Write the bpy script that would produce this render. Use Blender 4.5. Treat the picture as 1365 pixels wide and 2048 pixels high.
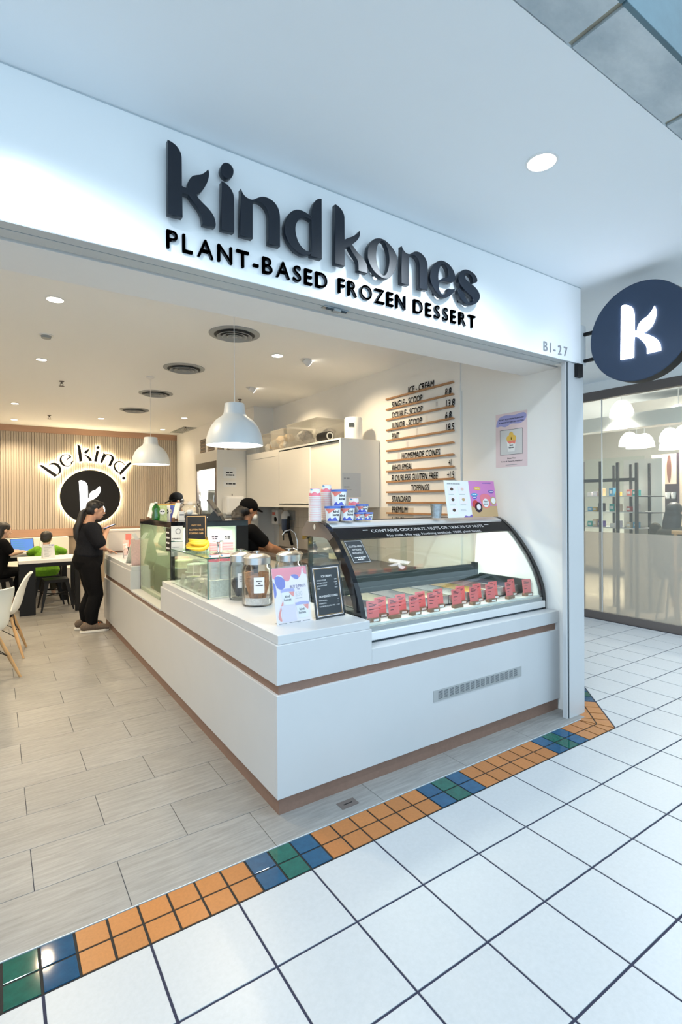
import bpy, bmesh, math, random
from mathutils import Vector, Matrix
for o in list(bpy.data.objects): bpy.data.objects.remove(o)
random.seed(7)
PI = math.pi
sc = bpy.context.scene
COL = sc.collection

# ------------------------------------------------------------------ camera
cam_d = bpy.data.cameras.new('camera'); cam = bpy.data.objects.new('camera', cam_d); COL.objects.link(cam)
YAW, PITCH, ROLL, FPX = 0.588993748, -0.00223029743, 0.00565746375, 1031.777
_f = Vector((math.sin(YAW)*math.cos(PITCH), math.cos(YAW)*math.cos(PITCH), math.sin(PITCH)))
_r = Vector((math.cos(YAW), -math.sin(YAW), 0)); _d = _f.cross(_r)
_r2 = _r*math.cos(ROLL)+_d*math.sin(ROLL); _d2 = -_r*math.sin(ROLL)+_d*math.cos(ROLL)
cam.matrix_world = Matrix(((_r2.x, -_d2.x, -_f.x, -0.443369), (_r2.y, -_d2.y, -_f.y, -1.888906), (_r2.z, -_d2.z, -_f.z, 1.560634), (0, 0, 0, 1)))
cam_d.sensor_fit = 'VERTICAL'; cam_d.sensor_height = 36.0; cam_d.lens = FPX*36/2048
cam_d.shift_y = -20.245/2048; cam_d.clip_start = 0.02; cam_d.clip_end = 200
sc.camera = cam
# ------------------------------------------------------------------ world (the daylit atrium of the mall), exposure
W = bpy.data.worlds.new('atrium_daylight'); sc.world = W; W.use_nodes = True
W.node_tree.nodes['Background'].inputs[0].default_value = (0.62, 0.84, 1.0, 1)
W.node_tree.nodes['Background'].inputs[1].default_value = 1.24
vs = sc.view_settings
vs.view_transform = 'Standard'; vs.look = 'None'; vs.gamma = 1.0; vs.use_curve_mapping = False; vs.exposure = 0.68
COOL = (0.80, 0.91, 1.0); WARM = (1.0, 0.79, 0.51)
def lamp(name, kind, loc, power, color, size=.1, rot=(0, 0, 0), spot=None, parent=None, sy=None):
    L = bpy.data.lights.new(name, kind); L.energy = power; L.color = color
    if kind == 'AREA':
        L.shape = 'DISK' if sy is None else 'RECTANGLE'; L.size = size
        if sy: L.size_y = sy
    elif kind == 'SPOT':
        L.spot_size = spot or 2.2; L.spot_blend = .6; L.shadow_soft_size = size
    else: L.shadow_soft_size = size
    o = bpy.data.objects.new(name, L); o.location = loc; o.rotation_euler = rot; COL.objects.link(o)
    if parent: o.parent = parent; o.location = Vector(loc)-parent.location
    return o

# ------------------------------------------------------------------ materials
def mat(name, color=(.8, .8, .8), rough=.5, metal=0., emit=0., ecol=None, coat=0., spec=None, noise=0., nscale=8., nstretch=(1, 1, 1), bump=0., bscale=None, rnd=0., dark=None, sss=0.):
    m = bpy.data.materials.new(name); m.use_nodes = True; nt = m.node_tree; b = nt.nodes['Principled BSDF']
    c = (*color, 1); b.inputs['Base Color'].default_value = c
    b.inputs['Roughness'].default_value = rough; b.inputs['Metallic'].default_value = metal
    if coat: b.inputs['Coat Weight'].default_value = coat; b.inputs['Coat Roughness'].default_value = .08
    if spec is not None: b.inputs['Specular IOR Level'].default_value = spec
    if sss: b.inputs['Subsurface Weight'].default_value = sss; b.inputs['Subsurface Radius'].default_value = (.01, .004, .002)
    if emit:
        b.inputs['Emission Color'].default_value = (*(ecol or color), 1); b.inputs['Emission Strength'].default_value = emit
    if noise or bump or rnd:
        g = nt.nodes.new('ShaderNodeNewGeometry'); mp = nt.nodes.new('ShaderNodeMapping'); mp.inputs['Scale'].default_value = nstretch
        nz = nt.nodes.new('ShaderNodeTexNoise'); nz.inputs['Scale'].default_value = nscale; nz.inputs['Detail'].default_value = 6; nz.inputs['Roughness'].default_value = .65
        nt.links.new(g.outputs['Position'], mp.inputs['Vector']); nt.links.new(mp.outputs[0], nz.inputs['Vector'])
        src = nz.outputs['Fac']
        if rnd:
            oi = nt.nodes.new('ShaderNodeObjectInfo')
            off = nt.nodes.new('ShaderNodeVectorMath'); off.operation = 'MULTIPLY_ADD'
            cb = nt.nodes.new('ShaderNodeCombineXYZ')
            for k in range(3): nt.links.new(oi.outputs['Random'], cb.inputs[k])
            off.inputs[1].default_value = (37, 53, 11); nt.links.new(cb.outputs[0], off.inputs[0]); nt.links.new(mp.outputs[0], off.inputs[2]); nt.links.new(off.outputs[0], nz.inputs['Vector'])
        if noise or rnd:
            mx = nt.nodes.new('ShaderNodeMix'); mx.data_type = 'RGBA'
            d = dark or tuple(v*(1-noise) for v in color)
            mx.inputs['A'].default_value = (*d, 1); mx.inputs['B'].default_value = (*(tuple(min(1, v*(1+noise*.5)) for v in color) if not dark else color), 1)
            rp = nt.nodes.new('ShaderNodeValToRGB'); rp.color_ramp.elements[0].position = .32; rp.color_ramp.elements[1].position = .68
            nt.links.new(src, rp.inputs[0]); nt.links.new(rp.outputs[0], mx.inputs['Factor'])
            out = mx.outputs['Result']
            if rnd:
                hv = nt.nodes.new('ShaderNodeHueSaturation'); ma = nt.nodes.new('ShaderNodeMath'); ma.operation = 'MULTIPLY_ADD'
                ma.inputs[1].default_value = rnd; ma.inputs[2].default_value = 1-rnd/2
                nt.links.new(oi.outputs['Random'], ma.inputs[0]); nt.links.new(ma.outputs[0], hv.inputs['Value']); nt.links.new(out, hv.inputs['Color']); out = hv.outputs[0]
            nt.links.new(out, b.inputs['Base Color'])
        if bump:
            bp = nt.nodes.new('ShaderNodeBump'); bp.inputs['Strength'].default_value = bump; bp.inputs['Distance'].default_value = .01
            if bscale:
                n2 = nt.nodes.new('ShaderNodeTexNoise'); n2.inputs['Scale'].default_value = bscale; nt.links.new(mp.outputs[0], n2.inputs['Vector']); nt.links.new(n2.outputs['Fac'], bp.inputs['Height'])
            else: nt.links.new(src, bp.inputs['Height'])
            nt.links.new(bp.outputs[0], b.inputs['Normal'])
    return m
def glassmat(name, tint=(1, 1, 1), refl=.06, rough=0., haze=0., hcol=(.8, .85, .8), edge=.5):
    m = bpy.data.materials.new(name); m.use_nodes = True; nt = m.node_tree; nt.nodes.clear()
    out = nt.nodes.new('ShaderNodeOutputMaterial'); t = nt.nodes.new('ShaderNodeBsdfTransparent'); t.inputs[0].default_value = (*tint, 1)
    g = nt.nodes.new('ShaderNodeBsdfGlossy'); g.inputs['Roughness'].default_value = rough; g.inputs['Color'].default_value = (1, 1, 1, 1)
    lw = nt.nodes.new('ShaderNodeLayerWeight'); lw.inputs['Blend'].default_value = .18
    ma = nt.nodes.new('ShaderNodeMath'); ma.operation = 'MULTIPLY_ADD'; ma.inputs[1].default_value = edge; ma.inputs[2].default_value = refl; ma.use_clamp = True
    nt.links.new(lw.outputs['Fresnel'], ma.inputs[0]); mx = nt.nodes.new('ShaderNodeMixShader'); nt.links.new(ma.outputs[0], mx.inputs[0])
    s = t
    if haze:
        d = nt.nodes.new('ShaderNodeBsdfDiffuse'); d.inputs[0].default_value = (*hcol, 1); m2 = nt.nodes.new('ShaderNodeMixShader'); m2.inputs[0].default_value = haze
        nt.links.new(t.outputs[0], m2.inputs[1]); nt.links.new(d.outputs[0], m2.inputs[2]); s = m2
    nt.links.new(s.outputs[0], mx.inputs[1]); nt.links.new(g.outputs[0], mx.inputs[2]); nt.links.new(mx.outputs[0], out.inputs[0])
    return m
def frosted(name, col, trans):
    m = bpy.data.materials.new(name); m.use_nodes = True; nt = m.node_tree; nt.nodes.clear()
    out = nt.nodes.new('ShaderNodeOutputMaterial'); a = nt.nodes.new('ShaderNodeBsdfDiffuse'); a.inputs[0].default_value = (*col, 1)
    b = nt.nodes.new('ShaderNodeBsdfRefraction'); b.inputs['Roughness'].default_value = .55; b.inputs['IOR'].default_value = 1.02; b.inputs['Color'].default_value = (*col, 1)
    g = nt.nodes.new('ShaderNodeBsdfGlossy'); g.inputs['Roughness'].default_value = .3
    m1 = nt.nodes.new('ShaderNodeMixShader'); m1.inputs[0].default_value = trans; m2 = nt.nodes.new('ShaderNodeMixShader'); m2.inputs[0].default_value = .08
    nt.links.new(a.outputs[0], m1.inputs[1]); nt.links.new(b.outputs[0], m1.inputs[2]); nt.links.new(m1.outputs[0], m2.inputs[1]); nt.links.new(g.outputs[0], m2.inputs[2]); nt.links.new(m2.outputs[0], out.inputs[0])
    return m
M = dict(
 white=mat('white_laminate', (.53, .54, .555), .35, noise=.02, nscale=3), wall=mat('white_paint', (.82, .81, .79), .7, noise=.02, nscale=2), ceil=mat('ceiling_paint', (.90, .90, .89), .8),
 fascia=mat('fascia_white_panel', (.90, .92, .94), .32), tile=mat('white_floor_tile', (.445, .455, .468), .36, noise=.05, nscale=60, rnd=.03, bump=.03),
 grout=mat('dark_blue_grout', (.016, .018, .045), .8), groutb=mat('black_grout', (.012, .011, .010), .8), plank=mat('grey_wood_look_plank', (.258, .252, .243), .40, noise=.24, nscale=9, nstretch=(.7, 7, 1), rnd=.09, bump=.05),
 planks_g=mat('plank_joint', (.20, .19, .17), .8), orange=mat('orange_tile', (.38, .142, .034), .38, noise=.12, nscale=90, rnd=.14), blue=mat('blue_glazed_tile', (.011, .068, .145), .04, noise=.2, nscale=30, rnd=.15), green=mat('green_glazed_tile', (.009, .09, .066), .05, noise=.25, nscale=30, rnd=.15),
 copper=mat('brushed_copper_laminate', (.27, .165, .125), .45, metal=.35, noise=.10, nscale=30, bump=.02), copperw=mat('copper_wall_rail', (.46, .28, .19), .45, metal=.2, noise=.08, nscale=6, nstretch=(.3, 1, 5)),
 slat=mat('beige_slat', (.49, .42, .345), .5, noise=.06, nscale=4, nstretch=(4, 4, .5), rnd=.06), slatgap=mat('slat_backing', (.36, .29, .22), .8),
 black=mat('matt_black', (.007, .007, .008), .5, spec=.3), discblue=mat('navy_sign_face', (.022, .042, .085), .5), blackg=mat('gloss_black', (.008, .008, .01), .08), navy=mat('letter_navy_black', (.005, .010, .020), .36, spec=.45), char=mat('charcoal', (.03, .035, .04), .5),
 steel=mat('brushed_steel', (.62, .63, .64), .28, metal=1., noise=.08, nscale=40, nstretch=(1, 8, 8)), chrome=mat('chrome', (.8, .8, .82), .08, metal=1.), alum=mat('satin_aluminium', (.80, .82, .84), .38, metal=.5), zinc=mat('galvanised_zinc', (.48, .52, .55), .35, metal=.9, noise=.25, nscale=60),
 grille=mat('grey_grille', (.34, .355, .36), .5), marble=mat('grey_marble', (.62, .68, .71), .35, noise=.5, nscale=3.2, nstretch=(1, 1.6, 1), dark=(.36, .44, .49)), mallceil=mat('mall_ceiling_paint', (.86, .91, .95), .8), tealface=mat('dark_teal_face', (.10, .18, .22), .4, noise=.25, nscale=4), silver=mat('pale_silver_trim', (.70, .72, .74), .32, metal=.15), marbled=mat('dark_marble_band', (.42, .40, .32), .4, noise=.25, nscale=5),
 bronze=mat('brown_metal_frame', (.15, .125, .115), .5, metal=.3), slot=mat('dark_slot', (.03, .045, .055), .6), throat=mat('diffuser_throat', (.11, .11, .11), .6), groove=mat('teal_grey_groove', (.13, .19, .22), .6), rail=mat('grey_aluminium_track', (.52, .58, .62), .45, metal=.2),
 wood=mat('beech_wood', (.55, .33, .15), .45, noise=.2, nscale=20, nstretch=(1, 1, .15)), ledge=mat('oak_ledge', (.42, .22, .10), .5, noise=.15, nscale=14, nstretch=(1, .2, 1)), walnut=mat('walnut_block', (.22, .12, .07), .5, noise=.2, nscale=30),
 shell=mat('white_plastic_shell', (.80, .79, .76), .3), plastic=mat('white_plastic', (.80, .80, .79), .35), cream=mat('cream_laminate', (.80, .77, .71), .42), paper=mat('white_paper', (.80, .80, .79), .7), cardred=mat('red_card', (.74, .17, .17), .6), ink=mat('black_ink', (.02, .02, .03), .6), inkgrey=mat('grey_ink', (.30, .30, .32), .6), inkw=mat('white_ink', (.86, .86, .86), .6), gold=mat('gold_ink', (.66, .42, .18), .5),
 blueprint=mat('blue_print', (.09, .12, .52), .5), pink=mat('pink_print', (.78, .20, .26), .5), coral=mat('coral_print', (.80, .22, .18), .5), posterpink=mat('poster_pink_paper', (.74, .60, .62), .6), lilac=mat('lilac_print', (.70, .64, .74), .6), palepink=mat('pale_pink_print', (.84, .77, .765), .6), magenta=mat('magenta_print', (.62, .22, .50), .5), bluelid=mat('blue_lid', (.07, .15, .50), .35), lav=mat('lavender_print', (.36, .36, .66), .6), skyb=mat('sky_blue_print', (.09, .35, .60), .5), mustard=mat('mustard_print', (.75, .48, .10), .5), brownp=mat('chocolate_brown', (.10, .045, .03), .5, noise=.3, nscale=60), tanp=mat('tan_print', (.55, .36, .18), .6), carton=mat('pale_carton', (.72, .58, .42), .6), teal=mat('teal_card', (.02, .40, .38), .5), redp=mat('red_print', (.55, .05, .05), .5), pinkcard=mat('pink_leaflet', (.78, .55, .50), .6, noise=.12, nscale=60), greyleaf=mat('grey_green_leaflet', (.42, .48, .44), .6, noise=.2, nscale=70), purple=mat('purple_print', (.20, .12, .42), .5),
 banana=mat('banana_yellow', (.80, .52, .03), .45, noise=.12, nscale=40), bananatip=mat('banana_stalk', (.20, .14, .04), .6), cone=mat('waffle_cone', (.40, .19, .08), .6, noise=.35, nscale=50), cone2=mat('dark_cone', (.016, .016, .018), .5, noise=.3, nscale=60), crumble=mat('white_crumble', (.78, .76, .74), .8, noise=.2, nscale=60, bump=.3, bscale=90),
 skin=mat('skin', (.52, .29, .19), .5, sss=.08), skin2=mat('brown_skin', (.36, .17, .09), .5, sss=.06), skin3=mat('fair_skin', (.66, .42, .30), .5, sss=.08), hair=mat('black_hair', (.012, .010, .010), .42, noise=.4, nscale=90, nstretch=(1, 1, .1), bump=.4), cloth=mat('black_cloth', (.005, .005, .006), .9, spec=.12, noise=.3, nscale=120, bump=.2), clothn=mat('navy_black_cloth', (.009, .010, .014), .9, spec=.15, noise=.3, nscale=90, bump=.2), lime=mat('lime_green_cloth', (.17, .42, .015), .8, noise=.3, nscale=40, bump=.3), olive=mat('olive_brown_cloth', (.05, .042, .024), .85, noise=.2, nscale=40), shoe=mat('grey_brown_knit', (.13, .095, .07), .8, noise=.4, nscale=120), sole=mat('white_rubber', (.70, .68, .64), .5), lace=mat('orange_lace', (.85, .16, .03), .6), lips=mat('lips', (.40, .13, .11), .5), eyew=mat('eye_white', (.75, .73, .70), .3), maskm=mat('white_mask', (.74, .74, .72), .8), denim=mat('grey_denim', (.30, .32, .34), .8, noise=.2, nscale=60),
 screen=mat('blue_screen', (.05, .14, .40), .3, emit=.55, ecol=(.10, .22, .60)), phone=mat('phone_screen', (.2, .35, .75), .2, emit=1.2, ecol=(.32, .45, .9)), led=mat('white_led_face', (1, 1, 1), .5, emit=5., ecol=(1, 1, 1)), ledcool=mat('cool_led_face', (1, 1, 1), .5, emit=5., ecol=(.82, .88, 1)), ledwarm=mat('warm_led_face', (1, 1, 1), .5, emit=9., ecol=(1, .93, .78)), halo=mat('halo_strip', (1, 1, 1), .5, emit=45., ecol=(1, .84, .52)), tube=mat('fluorescent_tube', (1, 1, 1), .5, emit=3., ecol=(.95, 1, .92)), pendant=mat('pendant_white_enamel', (.66, .70, .73), .4), pendin=mat('pendant_glow', (1, 1, 1), .5, emit=4., ecol=(1, .97, .9)), glow=mat('glowing_shade', (1, 1, 1), .5, emit=2.2, ecol=(1, .95, .86)),
 glass=glassmat('clear_glass', (.96, .98, .97)), gglass=glassmat('greenish_glass', (.94, .975, .955), .05), gedge=mat('green_glass_edge', (.02, .12, .10), .15), caseglass=glassmat('curved_display_glass', (.96, .975, .97), .03, edge=.32), cakeglass=glassmat('display_side_glass', (.88, .93, .80), .16, haze=.22, hcol=(.62, .68, .48), edge=.7), shopglass=glassmat('shopfront_glass', (.95, .97, .95), .05, haze=.06, hcol=(.8, .78, .7)), jar=glassmat('jar_glass', (.985, .988, .985), .04, edge=.8), acrylic=glassmat('acrylic', (.97, .97, .98), .06, edge=.8), cloudy=glassmat('cloudy_plastic', (.92, .92, .90), .06, rough=.2, haze=.22, hcol=(.62, .60, .56)), greenb=glassmat('green_bottle_glass', (.10, .55, .12), .10), frost=frosted('frosted_film', (.86, .78, .66), .62),
 tin=mat('ice_cream_pan', (.60, .61, .62), .25, metal=1.), innerwhite=mat('case_liner', (.76, .80, .76), .35), inrim=mat('case_inner_black', (.010, .018, .020), .6, spec=.2), concrete=mat('bare_concrete', (.40, .37, .31), .8, noise=.3, nscale=5), putty=mat('putty_wall', (.76, .74, .69), .7), peach=mat('peach_panel', (.76, .60, .48), .6), plum=mat('plum_recess', (.035, .016, .03), .6), umber=mat('umber_stripe', (.18, .07, .05), .6), darkpost=mat('dark_post', (.035, .032, .035), .5), bag=mat('crumpled_grey', (.35, .34, .33), .7, noise=.5, nscale=30), stonepale=mat('pale_board', (.62, .62, .62), .6), backsplash=mat('wall_tile', (.66, .60, .52), .35), towel=mat('grey_towel', (.45, .43, .38), .9, noise=.3, nscale=50), amber=mat('amber_bottle', (.08, .025, .015), .2), darkblue=mat('filter_blue', (.06, .09, .16), .4))
for _n, _c in dict(choc=(.13, .05, .03), vanilla=(.75, .65, .42), straw=(.70, .36, .34), pist=(.45, .55, .28), cookie=(.50, .45, .40), mango=(.78, .50, .12), coco=(.74, .72, .66), blueb=(.24, .22, .36)).items():
    M['ice_'+_n] = mat('ice_cream_'+_n, _c, .6, noise=.3, nscale=50, bump=.4, bscale=40)

# ------------------------------------------------------------------ mesh helpers
class MB:
    def __init__(s): s.v = []; s.f = []
    def add(s, v, f):
        n = len(s.v); s.v += [tuple(p) for p in v]; s.f += [tuple(i+n for i in q) for q in f]; return s
    def box(s, a, b):
        (x, y, z), (X, Y, Z) = a, b
        return s.add([(x, y, z), (X, y, z), (X, Y, z), (x, Y, z), (x, y, Z), (X, y, Z), (X, Y, Z), (x, Y, Z)], [(0, 3, 2, 1), (4, 5, 6, 7), (0, 1, 5, 4), (1, 2, 6, 5), (2, 3, 7, 6), (3, 0, 4, 7)])
    def obox(s, c, ax, ay, az):   # oriented box: centre + half vectors
        c = Vector(c); ax, ay, az = Vector(ax), Vector(ay), Vector(az)
        return s.add([c-ax-ay-az, c+ax-ay-az, c+ax+ay-az, c-ax+ay-az, c-ax-ay+az, c+ax-ay+az, c+ax+ay+az, c-ax+ay+az], [(0, 3, 2, 1), (4, 5, 6, 7), (0, 1, 5, 4), (1, 2, 6, 5), (2, 3, 7, 6), (3, 0, 4, 7)])
    def lathe(s, prof, n=24, c=(0, 0, 0), close=False):   # profile (r, z)
        v = []; f = []; m = len(prof)
        for r, z in prof:
            for k in range(n):
                a = 2*PI*k/n; v.append((c[0]+r*math.cos(a), c[1]+r*math.sin(a), c[2]+z))
        rng = range(m if close else m-1)
        for i in rng:
            j = (i+1) % m
            for k in range(n):
                q = (k+1) % n; f.append((i*n+k, i*n+q, j*n+q, j*n+k))
        if not close:
            if prof[0][0] > 1e-5: f.append(tuple(reversed(range(n))))
            if prof[-1][0] > 1e-5: f.append(tuple(range((m-1)*n, m*n)))
        return s.add(v, f)
    def tube(s, pts, rad, n=8, flat=1., up=(0, 0, 1)):    # tapered tube; rad number / list / list of (a, b)
        pts = [Vector(p) for p in pts]; m = len(pts)
        if not isinstance(rad, (list, tuple)): rad = [rad]*m
        v = []; f = []; prev = None
        for i, p in enumerate(pts):
            t = (pts[min(i+1, m-1)]-pts[max(i-1, 0)]); t = t.normalized() if t.length > 1e-9 else Vector((0, 0, 1))
            if prev is None:
                u = Vector(up); u = u-t*u.dot(t)
                if u.length < 1e-3: u = Vector((1, 0, 0)); u = u-t*u.dot(t)
            else: u = prev-t*prev.dot(t)
            if u.length < 1e-6: u = t.orthogonal()
            u.normalize(); prev = u; w = t.cross(u)
            a, b = rad[i] if isinstance(rad[i], (list, tuple)) else (rad[i], rad[i]*flat)
            for k in range(n):
                q = 2*PI*k/n; v.append(p+u*a*math.cos(q)+w*b*math.sin(q))
        for i in range(m-1):
            for k in range(n):
                q = (k+1) % n; f.append((i*n+k, i*n+q, (i+1)*n+q, (i+1)*n+k))
        f.append(tuple(reversed(range(n)))); f.append(tuple(range((m-1)*n, m*n)))
        return s.add(v, f)
    def ball(s, c, r, n=12, m=8, rot=None):
        rx, ry, rz = r if isinstance(r, (list, tuple)) else (r, r, r); v = []; f = []
        for i in range(1, m):
            th = PI*i/m
            for k in range(n):
                a = 2*PI*k/n; q = Vector((rx*math.sin(th)*math.cos(a), ry*math.sin(th)*math.sin(a), rz*math.cos(th)))
                if rot: q = rot @ q
                v.append(Vector(c)+q)
        top = Vector((0, 0, rz)); 
        if rot: top = rot @ top
        v.append(Vector(c)+top); v.append(Vector(c)-top); T = len(v)-2
        for i in range(m-2):
            for k in range(n):
                q = (k+1) % n; f.append((i*n+k, (i+1)*n+k, (i+1)*n+q, i*n+q))
        for k in range(n):
            q = (k+1) % n; f.append((T, k, q)); f.append((T+1, (m-2)*n+q, (m-2)*n+k))
        return s.add(v, f)
    def prism(s, poly, z0, z1):
        n = len(poly); v = [(x, y, z0) for x, y in poly]+[(x, y, z1) for x, y in poly]
        return s.add(v, [tuple(reversed(range(n))), tuple(range(n, 2*n))]+[(i, (i+1) % n, n+(i+1) % n, n+i) for i in range(n)])
    def cyl(s, c, r, h, n=20, axis='z'):
        if axis == 'z': return s.lathe([(r, 0), (r, h)], n, c)
        c = Vector(c); d = Vector((1, 0, 0)) if axis == 'x' else Vector((0, 1, 0))
        return s.tube([c, c+d*h], r, n)
    def xf(s, mtx):
        s.v = [tuple(mtx @ Vector(p)) for p in s.v]; return s
    def mesh(s, name, fix=True):
        me = bpy.data.meshes.new(name); me.from_pydata(s.v, [], s.f)
        if fix:
            b = bmesh.new(); b.from_mesh(me); bmesh.ops.recalc_face_normals(b, faces=b.faces); b.to_mesh(me); b.free()
        return me
def smooth(me, ang=40):
    me.polygons.foreach_set('use_smooth', [True]*len(me.polygons))
    try: me.set_sharp_from_angle(angle=math.radians(ang))
    except Exception: pass
def put(name, me, m, parent=None):
    if m is not None:
        me.materials.clear(); me.materials.append(M[m] if isinstance(m, str) else m)
    o = bpy.data.objects.new(name, me); COL.objects.link(o)
    if parent is not None: o.parent = parent
    return o
def wloc(p):
    q = Vector((0, 0, 0))
    while p is not None: q = q+p.location; p = p.parent
    return q
def part(name, mb, m, parent=None, world=False, sm=False, bev=0., label=None, ang=40):
    """one mesh object; world=True when the builder holds world coordinates (unrotated parents)"""
    if world and parent is not None:
        d = wloc(parent); mb.v = [(x-d.x, y-d.y, z-d.z) for x, y, z in mb.v]
    me = mb.mesh(name)
    if sm: smooth(me, ang)
    o = put(name, me, m, parent)
    if bev:
        b = o.modifiers.new('bevel', 'BEVEL'); b.width = bev; b.segments = 2; b.limit_method = 'ANGLE'
    if label: o['label'] = label
    return o
def thing(name, label, cat, loc=(0, 0, 0), rz=0., group=None):
    o = bpy.data.objects.new(name, None); o.empty_display_size = .05; o.location = loc; o.rotation_euler = (0, 0, rz); COL.objects.link(o)
    return tag(o, label, cat, group)
def tag(o, label, cat, group=None):
    o['label'] = label; o['category'] = cat
    if group: o['group'] = group
    return o
def solo(name, mb, m, label, cat, group=None, **k):
    return tag(part(name, mb, m, **k), label, cat, group)
def struct(name, mb, m, parent=None, **k):
    o = part(name, mb, m, parent, **k)
    if parent is None: o['kind'] = 'structure'
    return o
def dup(root, loc=None, rz=None, label=None, group=None):
    r = root.copy(); COL.objects.link(r)
    if loc is not None: r.location = loc
    if rz is not None: r.rotation_euler = (0, 0, rz)
    if label: r['label'] = label
    if group: r['group'] = group
    for ch in root.children:
        c = ch.copy(); COL.objects.link(c); c.parent = r
        for g in ch.children:
            d = g.copy(); COL.objects.link(d); d.parent = c
    return r
def smoothloop(P, k=5):
    n = len(P); out = []
    for i in range(n):
        p0, p1, p2, p3 = P[i-1], P[i], P[(i+1) % n], P[(i+2) % n]
        a = Vector(p1[:2]); b = Vector(p2[:2])
        t1 = (b-a) if len(p1) > 2 else (b-Vector(p0[:2]))*.5
        t2 = (b-a) if len(p2) > 2 else (Vector(p3[:2])-a)*.5
        L = (b-a).length
        if t1.length > 1e-9: t1 = t1.normalized()*min(t1.length, L*1.1)
        if t2.length > 1e-9: t2 = t2.normalized()*min(t2.length, L*1.1)
        st = 1 if (len(p1) > 2 and len(p2) > 2) else k
        for q in range(st):
            t = q/st; h = (2*t**3-3*t*t+1, t**3-2*t*t+t, -2*t**3+3*t*t, t**3-t*t)
            out.append(tuple(a*h[0]+t1*h[1]+b*h[2]+t2*h[3]))
    return out
def shape_mesh(polys, depth, bevel=0., k=5, inset=0.):
    """flat outlines (first outer, holes by even-odd fill) -> extruded mesh in local x,y; z = 0 .. depth"""
    cu = bpy.data.curves.new('outline', 'CURVE'); cu.dimensions = '2D'; cu.fill_mode = 'BOTH' if depth else 'FRONT'; cu.extrude = depth/2
    if bevel: cu.bevel_depth = bevel; cu.bevel_resolution = 1; cu.offset = -bevel
    if inset: cu.offset = -inset
    for P in polys:
        pts = smoothloop(P, k) if k > 1 else [p[:2] for p in P]
        sp = cu.splines.new('POLY'); sp.points.add(len(pts)-1); sp.use_cyclic_u = True
        for i, p in enumerate(pts): sp.points[i].co = (p[0], p[1], 0, 1)
    ob = bpy.data.objects.new('tmp', cu); me = bpy.data.meshes.new_from_object(ob)
    bpy.data.objects.remove(ob); bpy.data.curves.remove(cu)
    if depth: me.transform(Matrix.Translation((0, 0, depth/2+bevel)))
    return me
_TC = {}
def text_mesh(s, extrude=0., bold=0., shear=0., res=2, leading=1.0, align='LEFT'):
    key = (s, extrude, bold, shear, align, leading)
    if key not in _TC:
        cu = bpy.data.curves.new('t', 'FONT'); cu.body = s; cu.size = 1; cu.extrude = extrude; cu.shear = shear; cu.resolution_u = res; cu.align_x = align; cu.space_line = leading
        ob = bpy.data.objects.new('t', cu); me = bpy.data.meshes.new_from_object(ob); bpy.data.objects.remove(ob); bpy.data.curves.remove(cu)
        if bold and len(me.vertices):      # heavier weight: strokes widened by slightly shifted outlines
            b = bmesh.new()
            for dx, dy in ((bold, bold), (-bold, bold), (bold, -bold), (-bold, -bold), (0, 0)):
                m2 = me.copy(); m2.transform(Matrix.Translation((dx, dy, 0))); b.from_mesh(m2); bpy.data.meshes.remove(m2)
            b.to_mesh(me); b.free()
        _TC[key] = me
    return _TC[key].copy()
CAP = .70
def frame(o, r, u):
    o, r, u = Vector(o), Vector(r).normalized(), Vector(u).normalized(); n = r.cross(u)
    return Matrix(((r.x, u.x, n.x, o.x), (r.y, u.y, n.y, o.y), (r.z, u.z, n.z, o.z), (0, 0, 0, 1)))
def text(s, o, r, u, cap, m, parent, width=None, align='LEFT', bold=.0, depth=.0006, shear=0., name='lettering', world=True, xs=1., wrapf=None, leading=1.0):
    """lettering whose baseline starts (or centres / ends) at o, running along r, up along u; cap = capital height"""
    me = text_mesh(s, 0., bold, shear, leading=leading, align=align)
    if not len(me.vertices): return None
    sc_ = cap/CAP; xsc = sc_*xs
    xsv = [v.co.x for v in me.vertices]
    if width: xsc = width/max(1e-6, max(xsv)-min(xsv))
    me.transform(Matrix.Diagonal((xsc, sc_, 1, 1)))
    if wrapf:
        for v in me.vertices: v.co = wrapf(v.co.x, v.co.y)
    else:
        mt = frame(o, r, u); mt = mt @ Matrix.Translation((0, 0, depth))
        if world and parent is not None: mt = Matrix.Translation(-wloc(parent)) @ mt
        me.transform(mt)
    ob = put(name, me, m, parent); return ob
def scribble(o, r, u, w, h, m, parent, off=.001, world=True, seed=1):   # a line of print too small to read in the photo
    rr = random.Random(seed); mb = MB(); x = 0
    while x < w-h*.5:
        q = min(w-x, h*rr.uniform(1.2, 3.2)); mb.box((x, 0, off), (x+q, h, off+.0004)); x += q+h*.55
    return part('print_line', mb.xf(frame(o, r, u)), m, parent, world=world)
def quadpatch(o, r, u, w, h, m, parent, name='panel', off=.0004, world=True, thick=.0005, label=None):
    mb = MB(); mt = frame(o, r, u); mb.box((0, 0, off), (w, h, off+thick)); mb.xf(mt)
    return part(name, mb, m, parent, world=world, label=label)
def blob(polys, o, r, u, m, parent, name='print', off=.0008, world=True, k=5, s=1.):
    me = shape_mesh([[((q[0]*s, q[1]*s)+tuple(q[2:])) for q in P] for P in polys], 0, k=k)
    mt = frame(o, r, u) @ Matrix.Translation((0, 0, off))
    if world and parent is not None: mt = Matrix.Translation(-wloc(parent)) @ mt
    me.transform(mt); return put(name, me, m, parent)
def circle(cx, cy, r, n=16, ry=None): return [(cx+r*math.cos(2*PI*i/n), cy+(ry or r)*math.sin(2*PI*i/n)) for i in range(n)]
X1, Y1, Z1 = (1, 0, 0), (0, 1, 0), (0, 0, 1)
NY = (0, -1, 0)
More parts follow.
